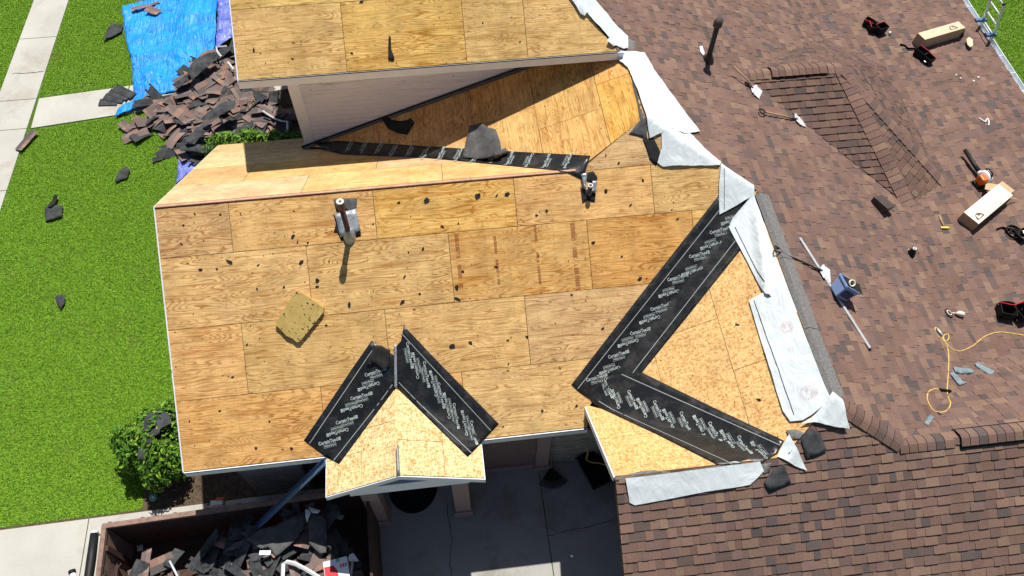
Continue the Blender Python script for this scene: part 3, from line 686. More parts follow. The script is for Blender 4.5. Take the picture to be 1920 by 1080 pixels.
# step flashing where the siding meets the slope
mb = MB(); fx0, fx1 = 2.0, 8.35
mb.add([(fx0, yS-.04, pz('E', fx0, 0)+.055), (fx1, yS-.04, pz('E', fx1, 0)+.055), (fx1, yS-.04, pz('E', fx1, 0)+.004), (fx0, yS-.04, pz('E', fx0, 0)+.004), (fx1, yS-.10, pz('E', fx1, 0)+.006), (fx0, yS-.10, pz('E', fx0, 0)+.006)], [(3, 2, 1, 0), (5, 4, 2, 3)])
part(mb.build('step_flashing', 'flashing_grey'))
part(MB().add([(fx0, yS-.043, pz('E', fx0, 0)+.075), (fx1, yS-.043, pz('E', fx1, 0)+.075), (fx1, yS-.043, pz('E', fx1, 0)+.03), (fx0, yS-.043, pz('E', fx0, 0)+.03)], [(3, 2, 1, 0)]).build('flashing_edge', 'dark'))

# ------------------------------------------------------------------ shingled slopes
PAL = [((.198, .120, .092), 6), ((.173, .104, .081), 6), ((.224, .144, .103), 3), ((.146, .090, .074), 4), ((.084, .070, .068), 1.4), ((.160, .102, .089), 4), ((.112, .081, .072), 1.8)]
def tabcol(r):
    t = r.random()*sum(w for _, w in PAL)
    for c, w in PAL:
        t -= w
        if t <= 0: break
    g = r.uniform(.98, 1.15); return tuple((x*.8+m*.2)*g for x, m in zip(c, (.162, .110, .092)))
SH = {}
for k, plan in (('S', [(8.503, 3.42), (10.42, 2.19), (10.42, -1.863), (11.443, -2.52), (14.1, -.813), (14.1, 11), (8.45, 11), (8.45, 4.98), (8.503, 4.98)]),
                ('S2', [(8.45, 4.98), (8.45, 11), (4.74, 11), (4.74, 9.2), (8.31, 4.98)]),
                ('P', [(14.1, -.813), (18.5, -.05), (18.5, 11), (14.1, 11)]),
                ('G', [(7.0, -2.52), (9.6, -2.52), (10.42, -1.863), (11.443, -2.52), (18.5, -2.52), (18.5, -5.2), (7.0, -5.2)]),
                ('K', [(11.443, -2.52), (18.5, -2.52), (18.5, -.05), (14.1, -.813)]),
                ('d1', [DW[:2], d1[:2], DA[:2]]), ('d2', [DA[:2], d1[:2], d2[:2]]), ('d3', [DA[:2], d2[:2], d3[:2]]), ('d4', [DA[:2], d3[:2], d4[:2]]), ('d5', [DA[:2], d4[:2], DW[:2]])):
    SH[k] = plan
nmz = {'S': 'east_roof', 'S2': 'upper_east_roof', 'P': 'shallow_east_roof', 'G': 'garage_roof', 'K': 'east_wing_roof', 'd1': 'dormer_roof', 'd2': 'dormer_roof', 'd3': 'dormer_roof', 'd4': 'dormer_roof', 'd5': 'dormer_roof'}
lbz = {'S': 'long brown shingled east slope', 'P': 'shallow brown shingled slope down to the white gutter', 'G': 'brown shingled garage slope facing the viewer'}
tabs = []
EXPO = .15
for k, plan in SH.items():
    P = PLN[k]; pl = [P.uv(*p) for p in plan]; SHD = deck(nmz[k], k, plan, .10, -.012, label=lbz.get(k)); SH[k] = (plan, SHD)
    us = [p[0] for p in pl]; vs_ = [p[1] for p in pl]; r = random.Random(hash(k) % 1000 if False else sum(map(ord, k)))
    v = min(vs_)
    while v < max(vs_):
        u = min(us)-r.uniform(0, .3); tooth = r.random() < .5
        while u < max(us):
            wd = r.choice((.10, .13, .15, .17, .19, .22, .26)) if tooth else r.choice((.08, .11, .14, .17, .2, .25))
            q = clip(pl, u+.0008, u+wd-.0008, v, v+EXPO+.012)
            if q and area(q) > .0008:
                cu = sum(a for a, b in q)/len(q); cv = sum(b for a, b in q)/len(q); w3 = P.at(cu, cv)
                pp = proj(w3)
                vis = -450 < pp[0] < 2400 and -350 < pp[1] < 1400
                if not (k in ('S', 'P') and roofz(w3.x, w3.y) > w3.z+.06) and vis:
                    hb = (.024 if tooth else .014)+r.uniform(-.001, .0015)
                    dist = (w3-CAMP).length; vd_ = (CAMP-w3).normalized().dot(P.N)
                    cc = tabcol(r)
                    if k[0] == 'd': cc = tuple(.82*a for a in cc)      # every dormer face darkened evenly so its south side reads dark
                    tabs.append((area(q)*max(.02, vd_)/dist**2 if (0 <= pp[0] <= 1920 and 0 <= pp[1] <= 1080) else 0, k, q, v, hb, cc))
            u += wd; tooth = not tooth if r.random() < .85 else tooth
        v += EXPO
def addtab(mb, q, v, hb, col, T):
    hf = lambda vv: hb*(1-(vv-v)/(EXPO+.012))+.001
    a = sum(q[i][0]*q[(i+1) % len(q)][1]-q[(i+1) % len(q)][0]*q[i][1] for i in range(len(q)))
    if a < 0: q = q[::-1]
    n = len(q); vv = [(x, y, -.012) for x, y in q]+[(x, y, hf(y)) for x, y in q]
    dk = (.03, .024, .021)                              # cut edge: bare asphalt
    mb.add(vv, [tuple(range(n, 2*n))], T, col); mb.add(vv, [(i, (i+1) % n, n+(i+1) % n, n+i) for i in range(n)], T, dk)
tabs.sort(key=lambda t: -t[0])
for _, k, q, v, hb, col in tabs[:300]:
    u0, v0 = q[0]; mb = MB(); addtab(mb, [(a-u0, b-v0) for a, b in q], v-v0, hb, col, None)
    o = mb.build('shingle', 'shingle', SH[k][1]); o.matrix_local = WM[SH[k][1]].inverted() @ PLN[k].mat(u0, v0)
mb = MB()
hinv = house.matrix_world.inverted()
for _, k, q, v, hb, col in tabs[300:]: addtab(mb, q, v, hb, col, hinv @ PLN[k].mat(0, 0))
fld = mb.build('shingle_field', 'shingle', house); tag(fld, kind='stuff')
# ---- ridge and hip caps: one bent cap per 14 cm
def caps(a, b, k1, k2, wd=.15, lift=.012, mat='shingle', grey=0.0, name='ridge_cap', step=.143, rise=.012, seed=1, par=None):
    a, b = Vector(a), Vector(b); d = (b-a).normalized(); L = (b-a).length; r = random.Random(seed)
    def side(k):
        n = PLN[k].N; s = n.cross(d); s -= d*s.dot(d); s.normalize()
        if s.z > 0: s = -s
        return s, n
    s1, n1 = side(k1); s2, n2 = side(k2); up = (n1+n2).normalized(); n = int(L/step)
    for i in range(n):
        p0 = a+d*(i*step); p1 = a+d*((i+1)*step+.02)
        col = tabcol(r); mb = MB(); prof = []
        for t, (s, nn) in ((-1, (s1, n1)), (-.55, (s1, n1)), (-.18, (s1, n1)), (.18, (s2, n2)), (.55, (s2, n2)), (1, (s2, n2))):
            prof.append(s*(wd*abs(t))+nn*lift*.6+up*lift*(1.0 if abs(t) > .3 else .75))
        vs = [p0+q+up*rise for q in prof]+[p1+q for q in prof]+[p0+q-up*.02 for q in prof]
        m_ = len(prof); fs = [(j, j+1, m_+j+1, m_+j) for j in range(m_-1)]
        mb.add([hinv @ v for v in vs], fs, None, col); mb.add([hinv @ v for v in vs], [(j, 2*m_+j, 2*m_+j+1, j+1) for j in range(m_-1)], None, (.018, .016, .015))
        o = mb.build(name, mat, house)
        sm = o.modifiers.new('thickness', 'SOLIDIFY'); sm.thickness = .006; sm.offset = 0
caps((10.52, -1.93, Z0+1.462), (11.46, -2.53, Z0+1.05), 'S', 'G', seed=3)
caps((11.40, -2.52, Z0+1.05), (12.36, -2.52, Z0+1.05), 'K', 'G', seed=4)
caps((12.36, -2.52, Z0+1.085), (16.2, -2.52, Z0+1.085), 'K', 'G', wd=.16, seed=5)
caps(DW, (11.75, 5.5, DW[2]), 'd5', 'd1', seed=6, wd=.17); caps((11.75, 5.5, DW[2]+.035), (12.95, 5.5, DW[2]+.035), 'd5', 'd1', seed=7, wd=.17); caps((12.95, 5.5, DW[2]), (13.3, 5.5, DW[2]), 'd5', 'd1', seed=8, wd=.17)
caps(d1, DA, 'd1', 'd2', seed=9, wd=.17); caps(d2, DA, 'd2', 'd3', seed=10, wd=.16); 
for x0, x1, y, z, k in ((12.36, 17, -2.52, Z0+1.05, 0), (11.75, 12.95, 5.5, DW[2], 1)):        # black ridge vents under the raised caps
    s = .685 if not k else .45
    for sg in (-1, 1):
        part(MB().add([(x0, y, z+.03), (x1, y, z+.03), (x1, y+sg*.175, z+.03-s*.175), (x0, y+sg*.175, z+.03-s*.175), (x0, y+sg*.175, z-.02-s*.175), (x1, y+sg*.175, z-.02-s*.175), (x0, y, z-.02), (x1, y, z-.02)],
                      [(0, 1, 2, 3), (3, 2, 5, 4), (0, 3, 4, 6), (1, 7, 5, 2)]).build('ridge_vent', 'black_rubber'))
# grey ridge starter on the north-south ridge, in three lengths
for y0, y1 in ((2.15, .75), (.74, -.62), (-.63, -1.86)):
    x0 = 10.42; mb = MB(); v = []
    for y in (y0, y1): v += [(x0-.05, y, pz('F', x0-.05, y)+.018), (x0+.02, y, Z0+1.5+.034), (x0+.13, y, pz('S', x0+.13, y)+.036), (x0+.215, y, pz('S', x0+.215, y)+.032), (x0+.218, y, pz('S', x0+.215, y)-.01)]
    mb.add(v, [(i, 5+i, 6+i, 1+i) for i in range(4)]); part(mb.build('ridge_starter', 'cap_grey'))
for (x0, y0), (x1, y1) in (((8.40, 5.05), (8.52, 4.72)),):
    pass
# ---- gutter
gx = 18.5; gz = pz('P', gx, 0)
gt = MB(); gt.add([(gx-.03, -1, gz+.012), (gx+.03, -1, gz-.01), (gx+.03, -1, gz-.11), (gx+.13, -1, gz-.11), (gx+.15, -1, gz-.0), (gx+.165, -1, gz), (gx-.03, 12, gz+.012), (gx+.03, 12, gz-.01), (gx+.03, 12, gz-.11), (gx+.13, 12, gz-.11), (gx+.15, 12, gz), (gx+.165, 12, gz)], [(i, i+1, 7+i, 6+i) for i in range(5)])
part(gt.build('gutter', 'gutter_white'))
for y in frange(0, 11.5, .61): part(MB().box(gx+.03, gx+.155, y, y+.02, gz-.012, gz-.004).build('gutter_hanger', 'steel'))
part(MB().box(18.2, 18.3, -5, 11.5, 0, gz-.2).build('east_wall', 'stucco_wall'))
# grime and exposed felt along the torn edges of the stripped slopes

# ------------------------------------------------------------------ vent pipes and roof vents (fixed to the house)
def hchild(o, mtx): o.parent = house; o.matrix_local = hinv @ mtx; return o
def vent_pipe(base, h, r, mat, label, top=None, boot=None, f=roofz, lean=(0, 0)):
    b = hit(base, f); T = Matrix.Translation(b)
    prof = [(r, -.1), (r, h), (r*.86, h), (r*.86, h-.12)]
    p = MB().lathe(prof, 20).build('vent_pipe', mat, None, None, True); hchild(p, T); p['label'] = label
    if top == 'coupling':
        c = MB().lathe([(r*1.03, h-.17), (r*1.3, h-.16), (r*1.3, h+.0), (r*1.24, h+.015), (r*.75, h+.015), (r*.7, h-.1)], 22).build('pipe_collar', 'pvc_brown', p, None, True)
        d = MB().lathe([(r*1.31, h+.002), (r*1.31, h+.018), (r*.62, h+.02), (r*.6, h-.02)], 22).build('pipe_rim', 'pvc_cream', p, None, True)
    if top == 'cap':
        MB().lathe([(r*1.0, h-.14), (r*1.65, h-.12), (r*1.7, h-.02), (r*1.3, h+.03), (0.001, h+.05)], 22).build('pipe_cap', 'vent_brown', p, None, True)
    if top == 'rim':
        MB().lathe([(r*1.02, h-.03), (r*1.04, h+.005), (r*.7, h+.006), (r*.7, h-.03)], 18).build('pipe_rim', 'pvc_cream', p, None, True)
    n = roofn(b.x, b.y, f)
    if boot:
        rot = Vector((0, 0, 1)).rotation_difference(n).to_matrix().to_4x4()
        MB().lathe([(r*2.8, -.12), (r*2.3, .05), (r*1.35, .17), (r*1.12, .2), (r*1.05, .2)], 20).build('pipe_boot', boot, p, Matrix.Translation((0, 0, -.02)), True)
    return p
p1 = vent_pipe((655, 442), .92, .047, 'pvc_brown', 'tall brown vent pipe with a cream rim on the bare plywood', 'coupling', 'lead')
def hsheet(name, out, mat, par=house, **kw):
    o = sheet(name, out, roofz, mat, None, **kw); child(o, house); return o
hsheet('flashing', [(628, 404), (645, 398), (668, 393), (671, 410), (677, 434), (668, 438), (638, 447), (634, 425)], 'lead', wr=.02, lift=.02)
hsheet('felt_patch', [(625, 374), (648, 373), (670, 372), (668, 397), (650, 397), (631, 398)], 'felt_grey', wr=.012, lift=.008)
hsheet('felt_patch', [(625, 402), (676, 432), (677, 443), (640, 452), (633, 437), (626, 436), (630, 420)], 'felt', wr=.01, lift=.006)
p2 = vent_pipe((1105, 364), .24, .042, 'steel_dark', 'short lead sleeved vent stub on the plywood', 'rim')
for out, m in (([(1089, 332), (1100, 330), (1098, 358), (1101, 364), (1094, 356)], 'lead'), ([(1110, 345), (1119, 344), (1117, 365), (1108, 364)], 'lead'), ([(1092, 326), (1112, 322), (1120, 333), (1119, 346), (1100, 340)], 'felt'),
               ([(1088, 352), (1117, 364), (1115, 380), (1100, 377), (1092, 382)], 'felt')):
    hsheet('torn_flashing', out, m, wr=.05 if m == 'lead' else .01, ws=9, step=.03, lift=.07 if m == 'lead' else .01)
p3 = vent_pipe((1327, 114), .98, .052, 'vent_brown', 'tall dark brown vent pipe with a round cap', 'cap', 'vent_brown')
hsheet('lead_patch', [(1311, 90), (1317, 89), (1321, 103), (1318, 107), (1312, 98)], 'white_metal', wr=.03, ws=8, step=.04, lift=.03)
p4 = vent_pipe((1707, 477), .20, .035, 'steel', 'small grey vent stub low on the east slope', 'rim', 'black_rubber')
hsheet('flashing', [(1699, 468), (1706, 466), (1714, 474), (1720, 486), (1714, 485), (1701, 477)], 'lead', step=.04)
Mt, L = frame((1648, 388), (1660, 384)); bv = MB().add([(-.13, -.15, 0), (.13, -.15, 0), (.13, .17, 0), (-.13, .17, 0), (-.15, -.17, .20), (.15, -.17, .20), (.15, .19, .13), (-.15, .19, .13)], [(3, 2, 1, 0), (4, 5, 6, 7), (0, 1, 5, 4), (1, 2, 6, 5), (2, 3, 7, 6), (3, 0, 4, 7)]).build('box_vent', 'vent_brown', None, None, bevel=.01)
hchild(bv, Mt); bv['label'] = 'small square brown roof vent below the dormer'

# ------------------------------------------------------------------ self-adhesive valley membrane with printed lettering
def textmesh(txt, size):
    cu = bpy.data.curves.new('txt', 'FONT'); cu.body = txt; cu.size = size; cu.align_x = 'LEFT'; cu.resolution_u = 2; cu.offset = size*.02
    o = bpy.data.objects.new('txt', cu); C.objects.link(o); dg = bpy.context.evaluated_depsgraph_get()
    me = bpy.data.meshes.new_from_object(o.evaluated_get(dg)); bpy.data.objects.remove(o); bpy.data.curves.remove(cu)
    vs = [tuple(v.co[:2]) for v in me.vertices]; fs = [tuple(p.vertices) for p in me.polygons]; bpy.data.meshes.remove(me); return vs, fs
def ring(x0, x1, y0, y1, t):
    v = [(x0, y0), (x1, y0), (x1, y1), (x0, y1), (x0+t, y0+t), (x1-t, y0+t), (x1-t, y1-t), (x0+t, y1-t)]
    return v, [(0, 1, 5, 4), (1, 2, 6, 5), (2, 3, 7, 6), (3, 0, 4, 7)]
T1 = textmesh('CertainTeed', .094); T2 = textmesh('WinterGuard', .05)
def joinp(parts):
    V, F = [], []
    for (vs, fs), (ox, oy) in parts:
        o = len(V); V += [(x+ox, y+oy) for x, y in vs]; F += [tuple(i+o for i in f) for f in fs]
    return V, F
wT = max(v[0] for v in T1[0]); wG = max(v[0] for v in T2[0])
sq = ring(0, .062, 0, .062, .012); bx = ring(-.016, wG+.016, -.018, .05, .004); bar = ([(.018, .012), (.03, .012), (.03, .05), (.018, .05), (.036, .012), (.046, .012), (.046, .05), (.036, .05)], [(0, 1, 2, 3), (4, 5, 6, 7)])
MARK = joinp([(T1, (0, 0)), (sq, (wT+.014, -.002)), (bar, (wT+.014, -.002)), (T2, (.13, -.066)), (bx, (.13, -.066))])
mw = max(v[0] for v in MARK[0])
def strip(label, outline, axis, marks, ang, lift, lines, seed, wr=.004, roofz=roofz):
    hit_ = lambda p: hit(p, roofz)
    st = sheet('valley_membrane', outline, roofz, 'membrane', None, lift=lift, step=.09, wr=wr, thick=.003, seed=seed); tag(st, label, 'membrane', 'black valley membrane strips')
    inv = Matrix.Translation(-st.location); a, b = hit_(axis[0]), hit_(axis[1]); top = lift+.004+.003+wr*.5
    r = random.Random(seed)
    for i in range(marks):
        t = (i+.5)/marks; c = a.lerp(b, t); an = R(ang+(180 if i % 2 else 0)+r.uniform(-2, 2)); ex = Vector((math.cos(an), math.sin(an))); ey = Vector((-ex.y, ex.x)); cy_ = .96
        off = r.uniform(-.05, .05); d = (b-a).normalized(); pn = Vector((-d.y, d.x)); vs = []
        for x, y in MARK[0]:
            q = Vector((c.x, c.y))+pn*off+ex*((x-mw/2)*.70)+ey*(y*.74); vs.append(inv @ Vector((q.x, q.y, roofz(q.x, q.y)+top+.004)))
        o = MB().add(vs, MARK[1]).build('lettering', 'print_grey', st)
    for p, q in lines:
        P_, Q_ = hit_(p), hit_(q); d = (Q_-P_).normalized(); n = Vector((-d.y, d.x, 0))*.006; vs = []; fs = []
        for i in range(25):
            c = P_.lerp(Q_, i/24)
            for sg in (-1, 1): e = c+n*sg; vs.append(inv @ Vector((e.x, e.y, roofz(e.x, e.y)+top+.003)))
        for i in range(24): fs.append((2*i, 2*i+1, 2*i+3, 2*i+2))
        MB().add(vs, fs).build('printed_line', 'print_line', st)
    return st
strip('wide black membrane strip up the long valley beside the main slope', [(1348, 366), (1402, 372), (1394, 462), (1290, 592), (1200, 703), (1160, 738), (1103, 748), (1085, 735), (1071, 722), (1205, 548)],
      ((1112, 726), (1378, 400)), 14, 9, .008, [((1083, 730), (1362, 378)), ((1186, 700), (1388, 440))], 1)
strip('dusty black membrane strip across the lower valley above the garage', [(1126, 712), (1160, 698), (1205, 700), (1340, 766), (1470, 827), (1456, 852), (1425, 872), (1345, 872), (1230, 814), (1112, 757), (1100, 742)],
      ((1125, 728), (1440, 850)), 12, -80, .014, [((1165, 703), (1462, 836)), ((1120, 752), (1372, 872))], 2, .008)
strip('black membrane strip on the left side of the porch gable', [(697, 639), (712, 652), (742, 668), (742, 728), (690, 797), (636, 870), (570, 826), (632, 734), (660, 692)],
      ((612, 842), (712, 690)), 7, 9, .008, [((581, 832), (700, 655)), ((626, 864), (736, 722))], 3)
strip('black membrane strip on the right side of the porch gable', [(757, 611), (810, 667), (935, 795), (906, 826), (877, 857), (745, 727), (738, 655), (752, 640)],
      ((762, 655), (892, 825)), 9, -82, .010, [((752, 625), (920, 808)), ((748, 718), (884, 850))], 4)
strip('crinkled black membrane strip along the shaded north valley', [(586, 268), (640, 265), (860, 279), (1107, 293), (1099, 318), (1092, 338), (1060, 323), (1050, 321), (900, 306), (797, 295), (640, 290)],
      ((640, 277), (1080, 308)), 14, 60, .010, [], 5, .012, lowz)
# creased metal cap on the porch ridge end
o = sheet('felt_scrap', [(700, 655), (715, 650), (733, 660), (731, 690), (716, 698), (706, 683), (688, 690)], roofz, 'felt', None, lift=.03, wr=.10, ws=6, step=.05, seed=8); tag(o, 'crumpled black felt lump where the porch membrane strips meet', 'felt')
o = sheet('foil_tape', [(739, 648), (744, 648), (745, 728), (740, 728)], roofz, 'lead', None, lift=.022, wr=.012, ws=9, step=.03); tag(o, 'crinkled silver tape along the porch ridge end', 'tape')

# ------------------------------------------------------------------ white synthetic underlayment flapping along the ridges
def under(label, out, lift=.02, wr=.035, ws=3.0, curl=None, seed=0, fold=None):
    o = sheet('underlayment_sheet', out, roofz, 'underlayment', None, lift=lift, wr=wr, ws=ws, step=.05, curl=curl, thick=None, seed=seed)
    tag(o, label, 'underlayment', 'white underlayment sheets'); return o
under('big bright white underlayment flap folded back at the top of the knotty west slope', [(1156, 106), (1183, 99), (1208, 102), (1226, 133), (1262, 185), (1312, 250), (1283, 254), (1262, 243), (1240, 252), (1218, 262), (1214, 240), (1206, 205), (1195, 172), (1177, 130)], .04, .05, 2.2, seed=1)
under('half shaded white underlayment flap hanging on the hip', [(1240, 250), (1262, 244), (1286, 246), (1320, 280), (1351, 306), (1348, 313), (1300, 313), (1243, 315), (1232, 308), (1240, 280)], .034, .06, 2.6, seed=2)
u3 = under('small triangular white underlayment flap at the head of the long valley', [(1350, 308), (1380, 328), (1412, 350), (1413, 368), (1380, 388), (1348, 405), (1347, 350)], .034, .035, 3.0, seed=3)
fa, fb = hit((1414, 388)), hit((1436, 556)); fd = (fb-fa); fd.z = 0; fl = fd.length; fd.normalize()
def fold_(x, y):                                        # a standing fold along the sheet
    t = (x-fa.x)*fd.x+(y-fa.y)*fd.y; o_ = -(x-fa.x)*fd.y+(y-fa.y)*fd.x
    return .09*math.exp(-(o_/.05)**2)*max(0, min(1, t/.3)) if t < fl+.3 else 0
u4 = under('upper length of white underlayment beside the grey ridge', [(1413, 364), (1417, 380), (1452, 478), (1494, 588), (1470, 572), (1445, 560), (1432, 556), (1400, 492), (1366, 428), (1372, 412)], .030, .02, 2.2, seed=4, curl=fold_)
u5 = under('long lower white underlayment sheet with a red sunburst print', [(1403, 566), (1425, 553), (1456, 541), (1476, 548), (1509, 634), (1549, 735), (1556, 750), (1545, 760), (1520, 780), (1503, 790), (1480, 792), (1466, 772), (1432, 662)], .036, .045, 2.0, seed=5)
under('twisted white underlayment corner at the south end of the ridge', [(1558, 738), (1576, 752), (1583, 785), (1589, 809), (1556, 803), (1524, 795), (1498, 798), (1522, 784), (1542, 762)], .06, .07, 3.0, seed=6)
under('pointed white underlayment scrap between two black cap shingles', [(1477, 817), (1492, 842), (1511, 885), (1490, 876), (1456, 858), (1464, 840)], .04, .06, 3.5, seed=7)
under('long white underlayment strip hanging over the garage ridge', [(1172, 899), (1260, 888), (1350, 877), (1424, 867), (1431, 885), (1418, 899), (1405, 911), (1372, 917), (1322, 924), (1250, 938), (1190, 949), (1180, 944)], .036, .035, 2.6, seed=8)
under('narrow white underlayment strip down the upper hip', [(1062, -10), (1104, -10), (1140, 32), (1177, 72), (1177, 94), (1160, 90), (1140, 72), (1116, 46), (1100, 28), (1096, 34), (1088, 30), (1078, 12)], .045, .035, 3.5, seed=9)
under('small crumpled white underlayment scrap at the end of the upper eave', [(1137, 82), (1150, 73), (1162, 82), (1176, 90), (1172, 95), (1150, 90)], .045, .06, 6, seed=10)
def burst(par, c, r, col='logo_red'):
    p = hit(c); inv = Matrix.Translation(-par.location); mb = MB(); top = .13
    for k in range(20):
        a = k*2*math.pi/20
        q = [(.2*r, a-.05), (r, a-.035), (r, a+.035), (.2*r, a+.05)]; vs = []
        for rr, aa in q: x = p.x+rr*math.cos(aa); y = p.y+rr*math.sin(aa); vs.append((x, y, 0))
        mb.add(vs, [(0, 1, 2, 3)])
    return mb, inv
def print_on(par, mb2d, mat, name='printed_mark', h=.004):
    """flat print that follows the sheet it is on"""
    from mathutils.bvhtree import BVHTree
    me = par.data; bvh = BVHTree.FromPolygons([v.co for v in me.vertices], [tuple(p.vertices) for p in me.polygons]); vs = []
    for v in mb2d.v:
        q = Vector((v[0]-par.location.x, v[1]-par.location.y, 5)); hitp = bvh.ray_cast(q, Vector((0, 0, -1)))[0]
        if hitp is None: return None
        vs.append(hitp+Vector((0, 0, h)))
    o = MB().add(vs, mb2d.f).build(name, mat, par); return o
for sh, c, r in ((u5, (1474, 615), .10), (u5, (1515, 738), .12), (u3, (1392, 378), .05)):
    mb, inv = burst(sh, c, r); print_on(sh, mb, 'logo_red')
te = textmesh('ELEVATE', .06)
p = hit((1478, 596)); mb = MB(); an = R(-66); mb.add([(p.x+x*math.cos(an)-y*math.sin(an), p.y+x*math.sin(an)+y*math.cos(an), 0) for x, y in te[0]], te[1]); print_on(u5, mb, 'logo_grey', 'lettering')
for sh, a, b in ((u5, (1412, 566), (1487, 780)), (u4, (1377, 428), (1430, 535)), (u3, (1357, 318), (1357, 396))):
    A_, B_ = hit(a), hit(b); d = (B_-A_).normalized(); n = Vector((-d.y, d.x, 0))*.006; mb = MB(); N_ = 30; vs = []
    for i in range(N_+1):
        q = A_.lerp(B_, i/N_); vs += [q-n, q+n]
    mb.add(vs, [(2*i, 2*i+1, 2*i+3, 2*i+2) for i in range(N_)]); print_on(sh, mb, 'steel_dark', 'printed_line')

# ------------------------------------------------------------------ loose felt and cap shingles
def felts(name, label, out, mat='felt', lift=.012, wr=.01, ws=4, f=roofz, cat='felt', group=None, step=.06, curl=None, seed=0, thick=.003):
    o = sheet(name, out, f, mat, None, lift=lift, wr=wr, ws=ws, step=step, curl=curl, seed=seed, thick=thick); return tag(o, label, cat, group)
felts('felt_sheet', 'big curved black felt sheet standing across the north valley', [(880, 238), (902, 236), (916, 248), (930, 252), (938, 275), (941, 298), (915, 303), (890, 300), (867, 297), (874, 266)], 'felt_grey', .03, .03, 2, f=lowz, curl=lambda x, y: .10*math.sin(max(0, min(1, (x-5.6)/.6))*3.1))
fr = MB(); a_ = hit((927, 297), lowz); b_ = hit((950, 287), lowz); fr.tube([a_+Vector((0, 0, .07)), (a_+b_)/2+Vector((0, 0, .075)), b_+Vector((0, 0, .07))], [.06, .055, .06], 12); o = fr.build('felt_roll', 'felt_grey', None, None, True); tag(o, 'small rolled end of black felt in the north valley', 'felt')
felts('felt_scrap', 'torn black felt piece lying in the wall shadow', [(716, 224), (727, 221), (736, 226), (752, 228), (765, 226), (770, 222), (777, 232), (772, 239), (764, 254), (745, 250), (728, 243)], 'felt', .012, .02, f=lowz)
felts('felt_scrap', 'dark felt edge exposed along the top of the west slope', [(1181, 120), (1190, 140), (1200, 170), (1212, 232), (1213, 262), (1196, 256), (1179, 252), (1200, 226), (1195, 195), (1186, 160)], 'felt_grey', .006, .008)
felts('felt_strip', 'upright black felt strip lying on the upper plywood slope', [(729, 70), (733, 70), (734, 94), (740, 110), (738, 115), (728, 113), (728, 92)], 'felt', .02, .02, step=.03)
felts('felt_scrap', 'black felt showing beside the half shaded white flap', [(1205, 262), (1225, 258), (1240, 290), (1230, 312), (1218, 300), (1212, 280)], 'felt', .006, .01)
for lab, out in (('upper black cap shingle turned over on the garage slope', [(1498, 823), (1516, 807), (1534, 812), (1549, 847), (1530, 857), (1510, 864)]), ('lower black cap shingle turned over on the garage slope', [(1431, 905), (1446, 886), (1467, 873), (1482, 907), (1460, 917), (1441, 925)])):
    o = felts('cap_shingle', lab, out, 'shingle_back', .02, .018, 3, cat='shingle', curl=lambda x, y: .02); c = [sum(p[i] for p in out)/len(out) for i in (0, 1)]
    mb = MB(); A_ = hit((c[0]-8, c[1]-26)); B_ = hit((c[0]+8, c[1]+24)); d = (B_-A_).normalized(); n = Vector((-d.y, d.x, 0))*.012; vs = []
    for i in range(13): q = A_.lerp(B_, i/12); vs += [q-n, q+n]
    mb.add(vs, [(2*i, 2*i+1, 2*i+3, 2*i+2) for i in range(12)]); print_on(o, mb, 'dark', 'tar_line', .008)
felts('cap_shingle', 'grey shingle piece under the white flap at the ridge end', [(1473, 808), (1490, 806), (1506, 812), (1498, 824), (1480, 825)], 'cap_grey', .02, .02, cat='shingle')
felts('cap_shingle', 'grey shingle piece beside the end of the garage ridge strip', [(1427, 872), (1446, 868), (1442, 886), (1430, 892)], 'cap_grey', .02, .02, cat='shingle')
felts('cap_shingle', 'plain grey ridge piece at the top of the east slope', [(1176, 73), (1192, 78), (1193, 97), (1176, 98)], 'cap_grey', .012, .006, cat='shingle')
felts('felt_strip', 'ragged grey felt edge along the garage ridge', [(1152, 897), (1200, 885), (1226, 882), (1262, 888), (1350, 873), (1352, 878), (1174, 899), (1153, 904)], 'cap_grey', .010, .012, step=.05)
for lab, out in (('grey tape strip pointing down beside the yellow hose', [(1779, 701), (1786, 698), (1812, 719), (1797, 724)]), ('flat grey tape strip crossing over another', [(1786, 689), (1800, 691), (1823, 693), (1825, 700), (1798, 702), (1789, 699)]),
                 ('folded grey tape strip nearest the right edge', [(1826, 683), (1833, 680), (1863, 697), (1860, 703), (1850, 702)]), ('small silver tape scrap near the hip', [(1730, 795), (1741, 779), (1750, 783), (1739, 799)])):
    felts('tape_strip', lab, out, 'tape_grey', .03, .012, 5, cat='tape', step=.05)

# rigid foam panel
tp = [(553, 546), (566, 549), (586, 562), (607, 577), (606, 586), (585, 613), (562, 641), (556, 642), (548, 635), (536, 630), (527, 619), (516, 610), (518, 602), (536, 574)]
fz = lambda x, y: roofz(x, y)+.085
pts = [hit(p, fz) for p in tp]; n = roofn(pts[0].x, pts[0].y); Mt, _ = frame(pts[0], pts[3]); Mi = Mt.inverted(); loc = [Mi @ p for p in pts]
mb = MB().prism([(p.x, p.y) for p in loc], -.075, .0); o = mb.build('foam_panel', 'foam', None, Mt, bevel=.006); tag(o, 'square tan foam insulation panel, pitted, on the plywood', 'insulation')
r_ = random.Random(4); xs_ = [p.x for p in loc]; ys_ = [p.y for p in loc]; pl_ = [(p.x, p.y) for p in loc]; k = 0
while k < 46:
    x, y = r_.uniform(min(xs_), max(xs_)), r_.uniform(min(ys_), max(ys_))
    if not inside(x, y, pl_): continue
    s = r_.choice((.006, .008, .01, .012, .02)); q = [(x+s*r_.uniform(.6, 1.5)*math.cos(a), y+s*r_.uniform(.3, 1)*math.sin(a)) for a in (0, 1.1, 2.2, 3.3, 4.4, 5.5)]
    MB().prism(q, .0005, .0035).build('pit', 'rust', o); k += 1

